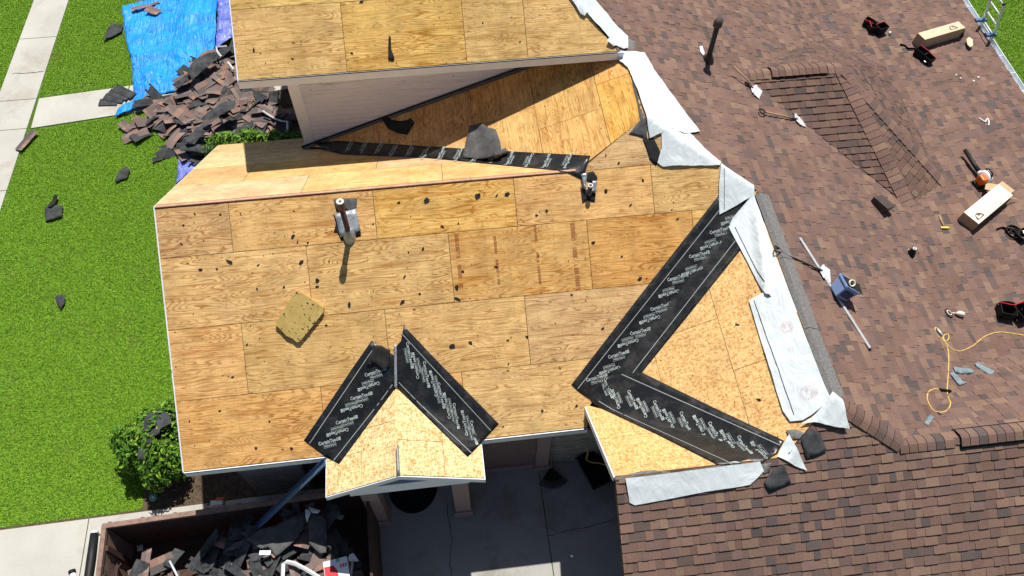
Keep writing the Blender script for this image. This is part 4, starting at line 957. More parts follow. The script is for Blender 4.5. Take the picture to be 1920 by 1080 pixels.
# small scraps on the plywood
SC = [(365, 401, 5), (344, 422, 5), (382, 451, 4), (413, 402, 5), (451, 401, 5), (551, 396, 4), (340, 457, 7), (549, 444, 9), (558, 454, 7), (577, 455, 5), (376, 506, 7), (407, 504, 5), (484, 497, 7), (565, 492, 11), (595, 526, 11), (594, 537, 8), (482, 542, 5), (532, 538, 5), (463, 646, 5), (436, 707, 5),
 (748, 380, 6), (800, 376, 13), (896, 368, 13), (931, 367, 7), (951, 364, 12), (829, 425, 9), (859, 419, 5), (793, 467, 7), (766, 473, 5), (758, 520, 9), (856, 539, 10), (857, 560, 13), (754, 567, 12), (787, 551, 6), (868, 509, 6), (1025, 395, 7), (1006, 404, 6), (1113, 455, 9), (1200, 523, 10), (1212, 522, 5), (1166, 481, 5),
 (848, 650, 13), (882, 643, 9), (988, 632, 7), (952, 638, 6), (958, 633, 4), (1130, 616, 6), (953, 683, 6), (1072, 553, 6), (355, 790, 5), (480, 840, 6), (547, 841, 8), (530, 842, 4), (1182, 385, 7), (1136, 359, 9), (1205, 338, 8), (1017, 770, 7), (1081, 761, 7), (1270, 411, 7), (1383, 609, 9), (1423, 750, 8), (887, 755, 6), (943, 800, 4),
 (1160, 306, 7), (1136, 291, 6), (476, 95, 9), (548, 110, 5), (660, 100, 6), (678, 3, 9), (905, 43, 4), (975, 78, 4), (700, 420, 5), (612, 610, 5), (505, 790, 4), (412, 770, 4), (470, 610, 5), (690, 690, 5), (1050, 690, 5), (1010, 480, 5), (930, 500, 6), (655, 572, 11), (430, 491, 12)]
r_ = random.Random(12)
for x, y, s in SC:
    o3 = hit((x, y)); Mt, _ = frame(o3, o3+Vector((math.cos(x), math.sin(y), 0))); n_ = r_.randint(5, 7); rad = s/118/2*1.15
    el = r_.uniform(.4, .9); q = [(rad*r_.uniform(.6, 1.25)*math.cos(2*math.pi*i/n_), rad*el*r_.uniform(.6, 1.25)*math.sin(2*math.pi*i/n_)) for i in range(n_)]
    m = MB().prism(q, .002, .008); o = m.build('felt_chip', 'felt', None, Mt @ Matrix.Rotation(r_.uniform(-.12, .12), 4, 'X')); wh = 'upper plywood slope above the siding wall' if o3.y > 4.9 else 'strand board between the valleys' if x > 1280 and y > 500 else 'main plywood slope left of the tall pipe' if x < 640 else 'main plywood slope right of the tall pipe'
    tag(o, ('long ' if s > 9 else 'tiny ' if s < 6 else 'small ')+'black felt chip on the '+wh, 'felt', 'black felt chips scattered on the plywood')
mb = MB()
for k in range(420):
    x, y = r_.uniform(300, 1480), r_.uniform(5, 880)
    g = hit((x, y));
    if g.z < 3.2 or g.x > 10.2 or (g.y < -2.4): continue
    Mt, _ = frame(g, g+Vector((math.cos(k), math.sin(k), 0)), lift=.002); s = r_.uniform(.005, .015); mb.prism([(s*r_.uniform(.6, 1.2)*math.cos(a), s*.7*r_.uniform(.6, 1.2)*math.sin(a)) for a in (0, 1.3, 2.5, 3.8, 5)], 0, .005, Mt)
o = mb.build('roofing_grit', 'felt'); tag(o, 'fine black grit and nail bits strewn over the plywood', 'debris', kind='stuff')

# ------------------------------------------------------------------ tools on the east slope
def add(par, mb, name, mat, smooth=False, bevel=0.0, mtx=None): return mb.build(name, mat, par, mtx, smooth, bevel)
def shovel(label, a, b, head='steel', shaft='wood_handle', grip=True, lift=.06, f=roofz, tip=.0, blade=.24, over=False):
    if over:                                              # lies across the ridge: rests on the slope under its blade
        B_ = hit(b); n = roofn(B_.x, B_.y); A_ = hit(a)+Vector((0, 0, .10)); x = (B_-A_).normalized(); y = n.cross(x).normalized(); z = x.cross(y); Mt = Matrix((x, y, z)).transposed().to_4x4(); Mt.translation = A_; L = (B_-A_).length; lift = .0
    else: Mt, L = frame(a, b, f, lift=.0)
    L = max(L, .8); e = empty('roofing_shovel', Mt, label, 'shovel', 'roofing shovels left on the east slope'); h0, h1 = lift+.02, .05
    zt = lambda x: h0+(h1-h0)*x/L
    x0 = .14 if grip else 0
    add(e, MB().tube([(x0, 0, zt(x0)), (L*.5, 0, zt(L*.5)), (L-blade*.9, 0, zt(L)+.0)], .016, 10), 'shaft', shaft, True)
    if grip:
        add(e, MB().tube([(.16, 0, zt(.1)), (.10, .045, zt(.1)), (.015, .062, zt(0)), (.0, 0, zt(0)), (.015, -.062, zt(0)), (.10, -.045, zt(.1)), (.16, 0, zt(.1))], .014, 8), 'grip', 'black_rubber', True)
    add(e, MB().tube([(L-blade*1.35, 0, zt(L)), (L-blade*.7, 0, zt(L)-.005)], [.022, .026], 10), 'socket', 'steel_dark', True)
    w = blade*.52; mb = MB(); mb.add([(L-blade*.8, -.05, .05), (L-blade*.62, -w, .052), (L-.02, -w, .03), (L-.02, w, .03), (L-blade*.62, w, .052), (L-blade*.8, .05, .05)], [(0, 1, 2, 3, 4, 5)])
    for i in range(6):
        y0 = -w+i*2*w/6; mb.add([(L-.02, y0, .03), (L-.02, y0+2*w/6, .03), (L-.008, y0+w/6, .028)], [(0, 2, 1)])
    bl = add(e, mb, 'blade', head); sm = bl.modifiers.new('t', 'SOLIDIFY'); sm.thickness = .004
    add(e, MB().box(L-blade*.62, L-blade*.54, -w, w, .054, .066), 'step_bar', head)
    return e
shovel('roofing shovel with a wooden shaft beside the dormer valley', (1420, 213), (1506, 228), 'aluminium', blade=.3)
shovel('roofing shovel with a black shaft and shiny blade beside the pole', (1448, 473), (1556, 520), 'aluminium', 'steel_dark', over=True, blade=.3)
shovel('roofing shovel with a broad grey blade at the west end of the dormer ridge', (1366, 137), (1414, 172), 'aluminium', lift=.16, blade=.32, grip=False)
# long aluminium pole
a, b = hit((1497, 448)), hit((1629, 656)); Mt, L = frame(a, b); e = empty('metal_pole', Mt, 'long shiny aluminium pole lying under the blue bucket', 'pole')
add(e, MB().box(0, L, -.022, .022, .02, .05), 'tube', 'aluminium', bevel=.004); add(e, MB().box(L-.015, L+.012, -.025, .025, .017, .053), 'end_cap', 'steel_dark'); add(e, MB().box(.0, L, -.004, .004, .0495, .052), 'groove', 'steel_dark')
# bucket
Mt, L = frame((1556, 553), (1583, 566), lift=.03); e = empty('square_bucket', Mt, 'square blue plastic bucket holding black felt and a tape roll', 'bucket'); Hb = .27; lean = Matrix.Rotation(R(0), 4, 'Y')
def tub(w0, w1, h, t):
    v = []; 
    for w, z in ((w0, 0), (w1, h), (w1-t, h), (w0-t, .02)): v += [(-w, -w, z), (w, -w, z), (w, w, z), (-w, w, z)]
    f = [(3, 2, 1, 0)]
    for k in range(3): f += [(4*k+i, 4*k+(i+1) % 4, 4*k+4+(i+1) % 4, 4*k+4+i) for i in range(4)]
    return v, f+[(12, 13, 14, 15)]
Tb = Matrix.Translation((.12, .05, .03)) @ Matrix.Rotation(R(-14), 4, 'X') @ Matrix.Rotation(R(8), 4, 'Y') @ Matrix.Rotation(R(10), 4, 'Z')
body = add(e, MB().add(*tub(.125, .155, Hb, .008), T=Tb), 'body', 'bucket_blue', bevel=.008)
mb = MB()
for s in (-1, 1):
    mb.box(-.165, .165, s*.165-.006, s*.165+.006, Hb-.03, Hb, Tb); mb.box(s*.165-.006, s*.165+.006, -.159, .159, Hb-.03, Hb, Tb)
add(e, mb, 'rim', 'bucket_blue'); add(e, MB().box(-.09, .09, -.152, -.146, .06, .20, Tb @ Matrix.Rotation(R(4), 4, 'X')), 'sticker', 'bucket_label')
add(e, MB().add([tuple(Tb @ Vector(p)) for p in [(-.10, -.05, .2), (.12, -.14, .26), (.17, .02, .33), (.05, .13, .28), (-.06, .11, .25), (.2, -.2, .28)]], [(0, 1, 2), (0, 2, 3), (0, 3, 4), (1, 5, 2)]), 'felt_bundle', 'felt')
ang = [2*math.pi*i/18 for i in range(19)]; tr = empty('tape_roll', Mt, 'pale tape roll sticking out of the blue bucket', 'tape'); tr.matrix_world = Mt @ Matrix.Translation((.16, .10, Hb+.05))
add(tr, MB().lathe([(.045, -.02), (.06, -.02), (.06, .02), (.045, .02), (.045, -.02)], 18, Matrix.Rotation(R(40), 4, 'X')), 'roll', 'cardboard_white', True)
# hammer
Mt, L = frame((1759, 406), (1769, 428)); e = empty('hammer', Mt, 'yellow headed hammer lying near the dormer foot', 'hammer')
add(e, MB().tube([(0, 0, .03), (.3, 0, .03)], [.016, .013], 8), 'handle', 'wood_handle', True); add(e, MB().box(.29, .33, -.09, .08, .012, .05).add([(.295, .08, .02), (.325, .08, .02), (.325, .08, .045), (.295, .08, .045), (.31, .13, .025), (.31, .13, .035)], [(0, 1, 4), (1, 2, 5, 4), (2, 3, 5), (3, 0, 4, 5)]), 'head', 'yellow_handle', bevel=.004)
# cardboard boxes
def carton(label, tl, tr, br, h, topmat, logo, flaps):
    fz = lambda x, y: roofz(x, y)+h
    A_, B_, D_ = hit(tl, fz), hit(tr, fz), hit(br, fz); Mt, L = frame(A_, B_); n = roofn(A_.x, A_.y); W = (Mt.inverted() @ D_).y
    e = empty('cardboard_box', Mt, label, 'box'); y0, y1 = min(0, W), max(0, W)
    add(e, MB().box(0, L, y0, y1, -h, 0), 'carton', 'cardboard', bevel=.006)
    tp = add(e, MB().box(.004, L-.004, y0+.004, y1-.004, .0005, .003), 'printed_lid', topmat)
    # print: border line, round logo with a tool in it, text lines
    mb = MB(); mb.box(.03, L-.03, y0+.03, y0+.036, .0032, .004); mb.box(.03, L-.03, y0+.05, y0+.053, .0032, .004)
    add(e, mb, 'printed_line', 'card_ink_pale')
    cx, r = logo; yl = y0+.06
    disc = [(cx+r*math.cos(t), yl+r*math.sin(t)) for t in [math.pi*i/14 for i in range(15)]]
    add(e, MB().prism(disc, .003, .0036), 'printed_emblem', 'card_ink')
    add(e, MB().prism([(cx-r*.55, yl+r*.12), (cx+r*.6, yl+r*.2), (cx+r*.5, yl+r*.42), (cx-r*.1, yl+r*.4), (cx-r*.2, yl+r*.78), (cx-r*.5, yl+r*.74)], .0036, .0042), 'emblem_tool', topmat)
    mb = MB(); rr = random.Random(3)
    for i, (xx, yy) in enumerate(((.35, .72), (.35, .64), (.35, .57), (.82, .8), (.82, .72), (.82, .64), (.82, .56))):
        yv = y0+(y1-y0)*yy; mb.box(L*xx-L*.10, L*xx-L*.10+L*rr.uniform(.1, .2), yv, yv+.006, .0032, .004)
    mb.box(L*.42, L*.75, y0+(y1-y0)*.38, y0+(y1-y0)*.41, .0032, .004); add(e, mb, 'printed_text', 'card_ink_pale')
    for (x0, x1, ya, yb, hinge) in flaps:
        m = MB().add([(0, 0, 0), (hinge[3], 0, 0), (hinge[3], hinge[4], 0), (0, hinge[4], 0)], [(0, 1, 2, 3)])
        o = add(e, m, 'flap', 'cardboard', mtx=Matrix.Translation((x0 if x0 >= 0 else L, y0 if ya == 0 else y1, hinge[2])) @ Matrix.Rotation(R(hinge[0]), 4, 'Z') @ Matrix.Rotation(R(hinge[1]), 4, 'Y'))
        sm = o.modifiers.new('t', 'SOLIDIFY'); sm.thickness = .004
    return e, L, y0, y1
carton('long cardboard box with white printed lid and open flaps beside the leaf blower', (1807, 398), (1872, 345), (1839, 417), .25, 'cardboard_white', (.20, .13), [(-1, 0, 1, 0, (0, 10, -.01, .22, -.3)), (-1, 0, 0, 0, (-25, 20, -.08, .25, .02)), (-1, 0, 1, 0, (115, 15, -.02, .22, .22))])
carton('long tan cardboard box near the ladder with its end flap hanging', (1721, 62), (1797, 40), (1744, 72), .30, 'cardboard_print', (1.05, .13), [(-1, 0, 0, 0, (0, 55, -.03, .3, .25))])
o = sheet('cardboard_scrap', [(1808, 80), (1813, 76), (1820, 80), (1821, 92), (1815, 95), (1810, 90)], roofz, 'cardboard_print', None, lift=.10, wr=.02, step=.04); tag(o, 'small loose flap of cardboard below the tan box', 'cardboard')
# leaf blower
Mt, L = frame((1838, 343), (1803, 296)); e = empty('leaf_blower', Mt, 'orange and white leaf blower with a black tube', 'leaf blower')
add(e, MB().lathe([(.02, -.07), (.13, -.07), (.155, -.04), (.155, .04), (.13, .07), (.02, .07)], 20, Matrix.Translation((0, 0, .17)) @ Matrix.Rotation(R(90), 4, 'X')), 'fan_housing', 'white_metal', True)
add(e, MB().box(-.14, .04, .06, .20, .08, .27), 'engine_cover', 'orange', bevel=.03); add(e, MB().box(-.16, .05, .05, .22, .0, .085), 'base', 'black_rubber', bevel=.02)
add(e, MB().tube([(-.10, 0, .30), (-.05, 0, .36), (.06, 0, .36), (.12, 0, .30)], .018, 8), 'handle', 'black_rubber', True); add(e, MB().tube([(.10, -.02, .12), (.2, -.02, .12)], [.065, .05], 14), 'nozzle', 'white_metal', True)
add(e, MB().tube([(.18, -.02, .12), (.4, -.02, .13), (L+.08, -.02, .16)], [.048, .044, .04], 14), 'tube', 'black_rubber', True); add(e, MB().box(-.06, .08, -.10, -.07, .08, .24), 'fan_grille', 'steel_dark', bevel=.01)
# tool pouches and harnesses
def pouch(name, label, at, to, cat, bags, belt, red, group='tool belts and harnesses on the east slope'):
    Mt, L = frame(at, to); e = empty(name, Mt, label, cat, group)
    for (x, y, w, d, h, rz) in bags:
        T = Matrix.Translation((x, y, 0)) @ Matrix.Rotation(R(rz), 4, 'Z'); v, f = tub(.5, .58, 1, .06)
        v = [(a*w, b*d, c*h) for a, b, c in v]; add(e, MB().add(v, f, T), 'pouch', 'black_nylon', bevel=.012); add(e, MB().box(-w*.3, w*.3, -d*.62, -d*.56, h*.2, h*.75, T), 'pocket', 'black_nylon', bevel=.008)
        mb = MB(); mb.box(-w*.58, w*.58, d*.50, d*.60, h*.9, h*1.04, T); add(e, mb, 'trim', 'red_nylon' if red else 'black_nylon', bevel=.006)
    if belt:
        mb = MB(); pts = [Vector(p) for p in belt]
        for p, q in zip(pts[:-1], pts[1:]):
            d_ = (q-p).normalized(); n = Vector((0, 0, 1)); s = .03
            mb.add([p-n*s, q-n*s, q+n*s, p+n*s], [(0, 1, 2, 3)])
        o = add(e, mb, 'belt', 'black_nylon'); sm = o.modifiers.new('t', 'SOLIDIFY'); sm.thickness = .012; sm.offset = 0
    add(e, MB().box(.0, .06, -.02, .02, .03, .06, Matrix.Translation((bags[0][0]+.2, bags[0][1]-.12, .03))), 'buckle', 'steel', bevel=.006)
    return e
arc = lambda cx, cy, r, a0, a1, z=.06, n=14, e=1.0: [(cx+r*math.cos(R(a0+(a1-a0)*i/n)), cy+r*e*math.sin(R(a0+(a1-a0)*i/n)), z) for i in range(n+1)]
pouch('tool_belt', 'red and black tool belt curled above the dormer', (1640, 58), (1660, 55), 'tool belt', [(.05, -.08, .26, .17, .22, 10), (-.12, .02, .2, .17, .2, 70), (-.1, .2, .2, .16, .18, 120)], arc(0, .08, .2, -60, 230), True)
pouch('tool_belt', 'red and black tool belt lying against the tan cardboard box', (1722, 106), (1738, 118), 'tool belt', [(.0, 0, .24, .18, .2, 0), (.22, .0, .2, .18, .18, -10)], [(-.12, .0, .06), (-.2, .06, .06), (-.3, -.06, .04), (-.42, -.04, .03), (-.5, -.1, .03)], True)
pouch('tool_belt', 'red and black double tool pouch at the right edge', (1872, 590), (1905, 594), 'tool belt', [(.07, 0, .26, .2, .22, -6), (.36, .02, .26, .26, .24, 25)], arc(.18, .12, .24, -20, 200, .10, e=.5), True)
pouch('safety_harness', 'black strap harness in a heap beside the white printed box', (1898, 440), (1915, 440), 'harness', [(.12, -.08, .24, .18, .14, 30)], arc(0, .02, .16, 0, 340, .06)+[(-.18, .16, .03), (-.32, .12, .03)], False)
e = bpy.data.objects['safety_harness']
add(e, MB().tube(arc(.0, .0, .10, 0, 360, .09, e=.7), .018, 6), 'leg_loop', 'black_nylon', True); add(e, MB().tube(arc(.14, -.1, .13, 0, 360, .11, e=.8), .018, 6), 'leg_loop', 'black_nylon', True); add(e, MB().box(.10, .16, -.16, -.02, .15, .17), 'plate', 'steel', bevel=.006)
# yellow air hose
def px_path(pts, f=roofz, lift=.015):
    P_ = [hit(p, f) for p in pts]; out = []
    for i in range(len(P_)-1):
        p0, p1, p2, p3 = P_[max(i-1, 0)], P_[i], P_[i+1], P_[min(i+2, len(P_)-1)]
        for k in range(6):
            t = k/6; q = .5*((2*p1)+(p2-p0)*t+(2*p0-5*p1+4*p2-p3)*t*t+(3*p1-p0-3*p2+p3)*t**3)
            if callable(f): q.z = f(q.x, q.y)
            out.append(q+Vector((0, 0, lift)))
    return out+[P_[-1]+Vector((0, 0, lift))]
hz = px_path([(1922, 630), (1890, 625), (1868, 624), (1845, 632), (1822, 650), (1800, 659), (1784, 655), (1774, 645), (1768, 632), (1776, 627), (1778, 636), (1770, 640), (1757, 630), (1752, 618), (1756, 616), (1764, 630), (1775, 650), (1778, 670), (1777, 700), (1775, 735), (1781, 755), (1776, 769), (1762, 774), (1746, 766), (1738, 750), (1740, 736), (1752, 730), (1768, 732), (1776, 734)])
c0 = hz[0]; o = empty('air_hose', Matrix.Translation(hz[20]), 'yellow air hose looping down the shallow east slope', 'hose'); Ti = Matrix.Translation(-hz[20])
add(o, MB().tube(hz, .011, 8, Ti), 'hose', 'hose_yellow', True); add(o, MB().tube([hit((1756, 619))+Vector((0, 0, .04)), hit((1765, 631))+Vector((0, 0, .04))], .02, 8, Ti), 'coupling', 'steel', True); add(o, MB().tube([hit((1760, 731))+Vector((0, 0, .04)), hit((1781, 735))+Vector((0, 0, .04))], .018, 8, Ti), 'fitting', 'black_rubber', True)
o = MB().tube([hit((1757, 774))+Vector((0, 0, .02)), hit((1770, 783))+Vector((0, 0, .02))], .012, 8).build('nail_punch', 'steel_dark', None, None, True); tag(o, 'short dark metal rod below the hose loop', 'tool')
# rope anchor and small bits
Mt, L = frame((1777, 588), (1803, 592)); e = empty('rope_anchor', Mt, 'rope grab with white rope bundle left of the double pouch', 'rope')
add(e, MB().tube(arc(0, 0, .085, 0, 360, .03, 20), .012, 8), 'ring', 'rust', True); add(e, MB().tube(arc(.0, .0, .05, 0, 330, .035, 14), .01, 8), 'coil', 'rope', True)
add(e, MB().tube([(.05, 0, .03), (.14, .02, .03), (.2, 0, .04)], .012, 8), 'lanyard', 'rope', True); add(e, MB().tube([(.16, 0, .05), (.22, .0, .07), (.30, -.01, .07), (.35, -.02, .05)], [.02, .05, .055, .02], 10), 'bundle', 'rope', True)
w_ = px_path([(1834, 223), (1842, 228), (1846, 230), (1850, 224), (1853, 230), (1852, 237)], lift=.03); o = MB().tube(w_, .014, 6).build('wire_hook', 'white_metal', None, None, True); tag(o, 'bent white wire hook on the shallow slope', 'hook')
for i, (x, y) in enumerate(((1792, 142), (1800, 148), (1833, 146), (1824, 153))):
    Mt, _ = frame((x, y)); o = MB().prism([(.03*math.cos(a)*random.uniform(.6, 1.3), .03*math.sin(a)*random.uniform(.5, 1)) for a in (0, 1.2, 2.5, 3.7, 5)], .02, .03).build('paper_scrap', 'rope' if i < 2 else 'paper_white', None, Mt); tag(o, 'pale crumb of packing paper on the shallow slope below the tan box', 'litter', 'pale crumbs below the tan box')
# ladder against the gutter
ya = hit((1829, 40), gz).y; yb = hit((1847, 68), gz).y; xl = gx+.21
e = empty('ladder', Matrix.Translation((xl, (ya+yb)/2, 0)), 'aluminium extension ladder leaning on the white gutter', 'ladder'); o0 = Vector((xl, (ya+yb)/2, 0))
lx = lambda z: (gz-z)*.26
ztop = gz+.95
for y in (ya, yb):
    y -= o0.y; mb = MB(); a = Vector((lx(0), y, 0)); b = Vector((lx(ztop), y, ztop)); d = Vector((.03, 0, 0)); s = Vector((0, .014, 0))
    mb.add([a-d-s, a+d-s, a+d+s, a-d+s, b-d-s, b+d-s, b+d+s, b-d+s], [(3, 2, 1, 0), (4, 5, 6, 7), (0, 1, 5, 4), (1, 2, 6, 5), (2, 3, 7, 6), (3, 0, 4, 7)]); add(e, mb, 'rail', 'aluminium'); add(e, MB().box(b.x-.036, b.x+.036, y-.018, y+.018, ztop-.03, ztop+.02), 'rail_cap', 'black_rubber')
    add(e, MB().box(-.24, .05, y-.05, y+.05, gz+.0, gz+.07), 'standoff_pad', 'blue_trim', bevel=.01)
for k in range(1, 16):
    z = k*.305
    if z < ztop: add(e, MB().tube([(lx(z), ya-o0.y, z), (lx(z), yb-o0.y, z)], .018, 8), 'rung', 'aluminium', True)

# ------------------------------------------------------------------ ground: tarp, rubbish heap, shrubs, skip
def tz(x, y): return .04+.22*math.exp(-((x+1.6)**2/1.2+(y-14.6)**2/3))
def hump(x, y): return tz(x, y)
t = sheet('tarp', [(231, 12), (265, 6), (300, -2), (345, -22), (408, -22), (407, 60), (402, 92), (392, 150), (385, 168), (330, 172), (284, 180), (272, 200), (240, 212), (216, 221), (222, 208), (252, 190), (250, 160), (247, 110), (236, 70)], hump, 'tarp', None, lift=.0, wr=.24, ws=1.1, step=.08, thick=.003, seed=3); tag(t, 'bright blue tarp spread on the lawn beside the path', 'tarp')
t = sheet('tarp', [(409, -22), (428, -22), (434, 40), (438, 68), (424, 80), (404, 98), (408, 50)], lambda x, y: .30, 'tarp_violet', None, wr=.14, ws=3, step=.08, thick=.003, seed=4); tag(t, 'violet blue underside of the tarp gathered against the house', 'tarp')
t = sheet('tarp', [(336, 288), (370, 286), (396, 285), (384, 306), (352, 326), (331, 346)], lambda x, y: .05, 'tarp_violet', None, wr=.07, ws=3, step=.08, thick=.003, seed=5); tag(t, 'violet blue tarp corner below the rubbish heap', 'tarp')
# shingle strips: a few shapes, each used many times
def strip_mesh(kind, seed):
    r = random.Random(seed); L_ = r.uniform(.45, 1.0); W_ = r.uniform(.17, .32); n = 10; mb = MB(); ph = r.uniform(0, 6); am = r.uniform(.01, .06); tw = r.uniform(-.12, .12)
    zf = lambda x, y: am*math.sin(x/L_*3.5+ph)+tw*x*y*2
    if kind == 'brown':
        x = -L_/2; base = tabcol(r); gy = lambda c: tuple(.55*a+.45*(sum(c)/3) for a in c)
        while x < L_/2:
            w_ = r.choice((.1, .13, .16, .2)); x1 = min(L_/2, x+w_); cols = (tabcol(r), tabcol(r) if r.random() < .6 else base)
            for j, (y0, y1) in enumerate(((-W_/2+r.uniform(0, .015), 0), (0, W_/2))):
                c = tuple(v*1.4 for v in (cols[0] if r.random() < .5 else gy(cols[0]))) if j == 0 else tuple(v*1.1 for v in gy(base))
                m = (x+x1)/2; h = .008*(j == 0)
                mb.add([(x, y0, zf(x, y0)+h), (m, y0, zf(m, y0)+h), (x1, y0, zf(x1, y0)+h), (x1, y1, zf(x1, y1)+h*.4), (m, y1, zf(m, y1)+h*.4), (x, y1, zf(x, y1)+h*.4)], [(0, 1, 4, 5), (1, 2, 3, 4)], None, c)
            x = x1
    else:
        k = r.choice((1, 2, 3, 4))
        for j in range(k):
            y0 = -W_/2+W_*j/k; y1 = y0+W_/k*.98; sh_ = r.uniform(-.06, .06)
            for i in range(n):
                x0 = -L_/2+L_*i/n+sh_; x1 = x0+L_/n; h = .012*j
                mb.add([(x0, y0, zf(x0, y0)+h), (x1, y0, zf(x1, y0)+h), (x1, y1, zf(x1, y1)+h+.01), (x0, y1, zf(x0, y1)+h+.01)], [(0, 1, 2, 3)], None, (1, 1, 1))
    m = mb.mesh('shingle_strip'); m.materials.append(M['shingle' if kind == 'brown' else 'shingle_back']); return m
BR = [strip_mesh('brown', i) for i in range(14)]; BK = [strip_mesh('black', 50+i) for i in range(10)]
def piece(me, loc, rz, rx=0, ry=0, sc=1.0, label=None, group=None, name='torn_shingle'):
    o = bpy.data.objects.new(name, me); C.objects.link(o); o.matrix_world = Matrix.Translation(loc) @ Matrix.Rotation(rz, 4, 'Z') @ Matrix.Rotation(rx, 4, 'X') @ Matrix.Rotation(ry, 4, 'Y') @ Matrix.Scale(sc, 4)
    sm = o.modifiers.new('t', 'SOLIDIFY'); sm.thickness = .006
    return tag(o, label, 'shingle', group)
PILE = [(222, 250), (262, 204), (285, 180), (330, 172), (345, 140), (372, 104), (400, 94), (440, 86), (452, 158), (512, 165), (532, 236), (500, 262), (420, 278), (395, 290), (335, 285), (318, 262), (330, 236), (290, 242), (250, 252)]
pg = [tuple(hit(p, .2)[:2]) for p in PILE]
def pileh(x, y):
    c = Vector((-.6, 11.6)); return .28*math.exp(-((x+.7)**2/2.2+(y-11.7)**2/2.6))+.03
r_ = random.Random(21); xs_ = [p[0] for p in pg]; ys_ = [p[1] for p in pg]; k = 0; lay = {}
while k < 230:
    x, y = r_.uniform(min(xs_), max(xs_)), r_.uniform(min(ys_), max(ys_))
    if not inside(x, y, pg): continue
    dark = r_.random() < (.5 if y > 12.6 else .42 if y < 10.2 else .22); me = r_.choice(BK if dark else BR); key = (int(x*3), int(y*3)); lay[key] = lay.get(key, 0)+1
    piece(me, (x, y, pileh(x, y)+.022*lay[key]+r_.uniform(0, .03)), r_.uniform(-.9, .9)+(math.pi if r_.random() < .4 else 0)+(1.2 if r_.random() < .3 else 0), r_.gauss(0, .15), r_.gauss(0, .13), r_.uniform(.85, 1.3),
          ('dark underside up torn shingle strip' if dark else 'brown granule side up torn shingle strip')+' in the heap beside the blue tarp', 'torn shingles in the heap by the tarp'); k += 1
for lab, out, m, z in (('broad grey felt sheet arched over the middle of the heap', [(377, 222), (400, 205), (420, 192), (442, 188), (440, 204), (420, 214), (395, 224), (382, 228)], 'shingle_back', .78), ('stack of black starter strips at the top of the heap', [(350, 132), (372, 108), (402, 98), (412, 106), (385, 130), (360, 150)], 'shingle_back', .62),
    ('striped black shingle run on the tarp edge', [(325, 160), (352, 138), (362, 146), (334, 167)], 'shingle_back', .45), ('long black strips at the bottom of the heap', [(345, 262), (372, 238), (398, 232), (395, 245), (370, 262), (352, 270)], 'shingle_back', .5), ('flat dark strip at the foot of the heap', [(330, 272), (345, 268), (395, 276), (394, 288), (340, 284)], 'shingle_back', .35)):
    felts('felt_sheet', lab, out, m, .0, .09, 2.5, f=(lambda x, y, z=z: z), cat='felt')
# single pieces lying apart
for lab, me, p, rz, sc, z in (('brown shingle strip lying slantwise on the top of the tarp', BR[1], (287, 19), -.55, .95, .2), ('brown shingle strip at the top left corner of the tarp', BR[4], (262, 14), .35, .9, .17), ('short brown shingle at the top edge of the tarp', BR[7], (290, 6), .5, .5, .16),
                              ('brown shingle piece lying alone near the right side of the tarp', BR[5], (393, 82), 1.6, .45, .22), ('brown curled shingle on the sidewalk edge', BR[2], (50, 263), 1.1, .75, .1)):
    o = piece(me, hit(p, z), rz, 0, 0, sc, lab)
felts('torn_felt', 'grey felt piece on the lawn left of the tarp', [(195, 79), (203, 60), (212, 46), (222, 50), (232, 48), (230, 62), (214, 71), (204, 75)], 'shingle_back', .06, .05, 3, f=lambda x, y: .02)
felts('torn_felt', 'black bent shingle standing on the lawn near the sidewalk', [(86, 393), (100, 386), (120, 388), (118, 408), (100, 414), (87, 417)], 'shingle_back', .05, .05, 3, f=lambda x, y: .02); felts('torn_felt', 'thin black shingle tongue above the bent one on the lawn', [(92, 391), (99, 384), (106, 369), (112, 371), (107, 385), (98, 393)], 'felt', .09, .05, 3, f=lambda x, y: .02, step=.04)
felts('torn_felt', 'slim dark felt piece on the lawn below the heap', [(217, 345), (222, 327), (237, 314), (245, 320), (240, 336), (228, 340)], 'shingle_back', .05, .03, 3, f=lambda x, y: .02)
felts('torn_felt', 'pointed dark felt piece in the middle of the lawn', [(106, 557), (115, 553), (124, 558), (123, 570), (116, 583), (108, 570)], 'shingle_back', .05, .02, 3, f=lambda x, y: .02)
e = empty('shingle_bundle', Matrix.Translation(hit((222, 182), .05)), 'fanned black shingle strips lying on the garden path', 'shingle'); b0 = e.matrix_world.translation
for i, (a, b) in enumerate((((194, 192), (213, 187)), ((203, 183), (228, 181)), ((212, 175), (240, 175)), ((222, 168), (252, 172)))):
    A_, B_ = hit(a, .05), hit(b, .05); Mt, L = frame(A_, B_, lambda x, y: .05); o = MB().box(-.12, L+.12, -.13, .13, .005+.012*i, .014+.012*i).build('shingle_strip', 'shingle_back', e, Matrix.Translation(-b0) @ Mt @ Matrix.Rotation(R(-20), 4, 'Z'))
# white bent metal
for lab, pts, z, nm in (('bent white drip edge beside the siding wall corner', [(493, 208), (505, 216), (517, 223), (528, 227), (539, 228), (539, 243)], .5, 'drip_edge_strip'), ('short bent white drip edge at the edge of the tarp', [(425, 86), (405, 88), (408, 98), (415, 106)], .55, 'drip_edge_strip'), ('straight white drip edge in the heap beside the upper roof', [(427, 116), (438, 130)], .6, 'drip_edge_strip')):
    P_ = [hit(p, z) for p in pts]; o = MB().tube(P_, .028, 4).build(nm, 'white_metal'); tag(o, lab, 'drip edge')
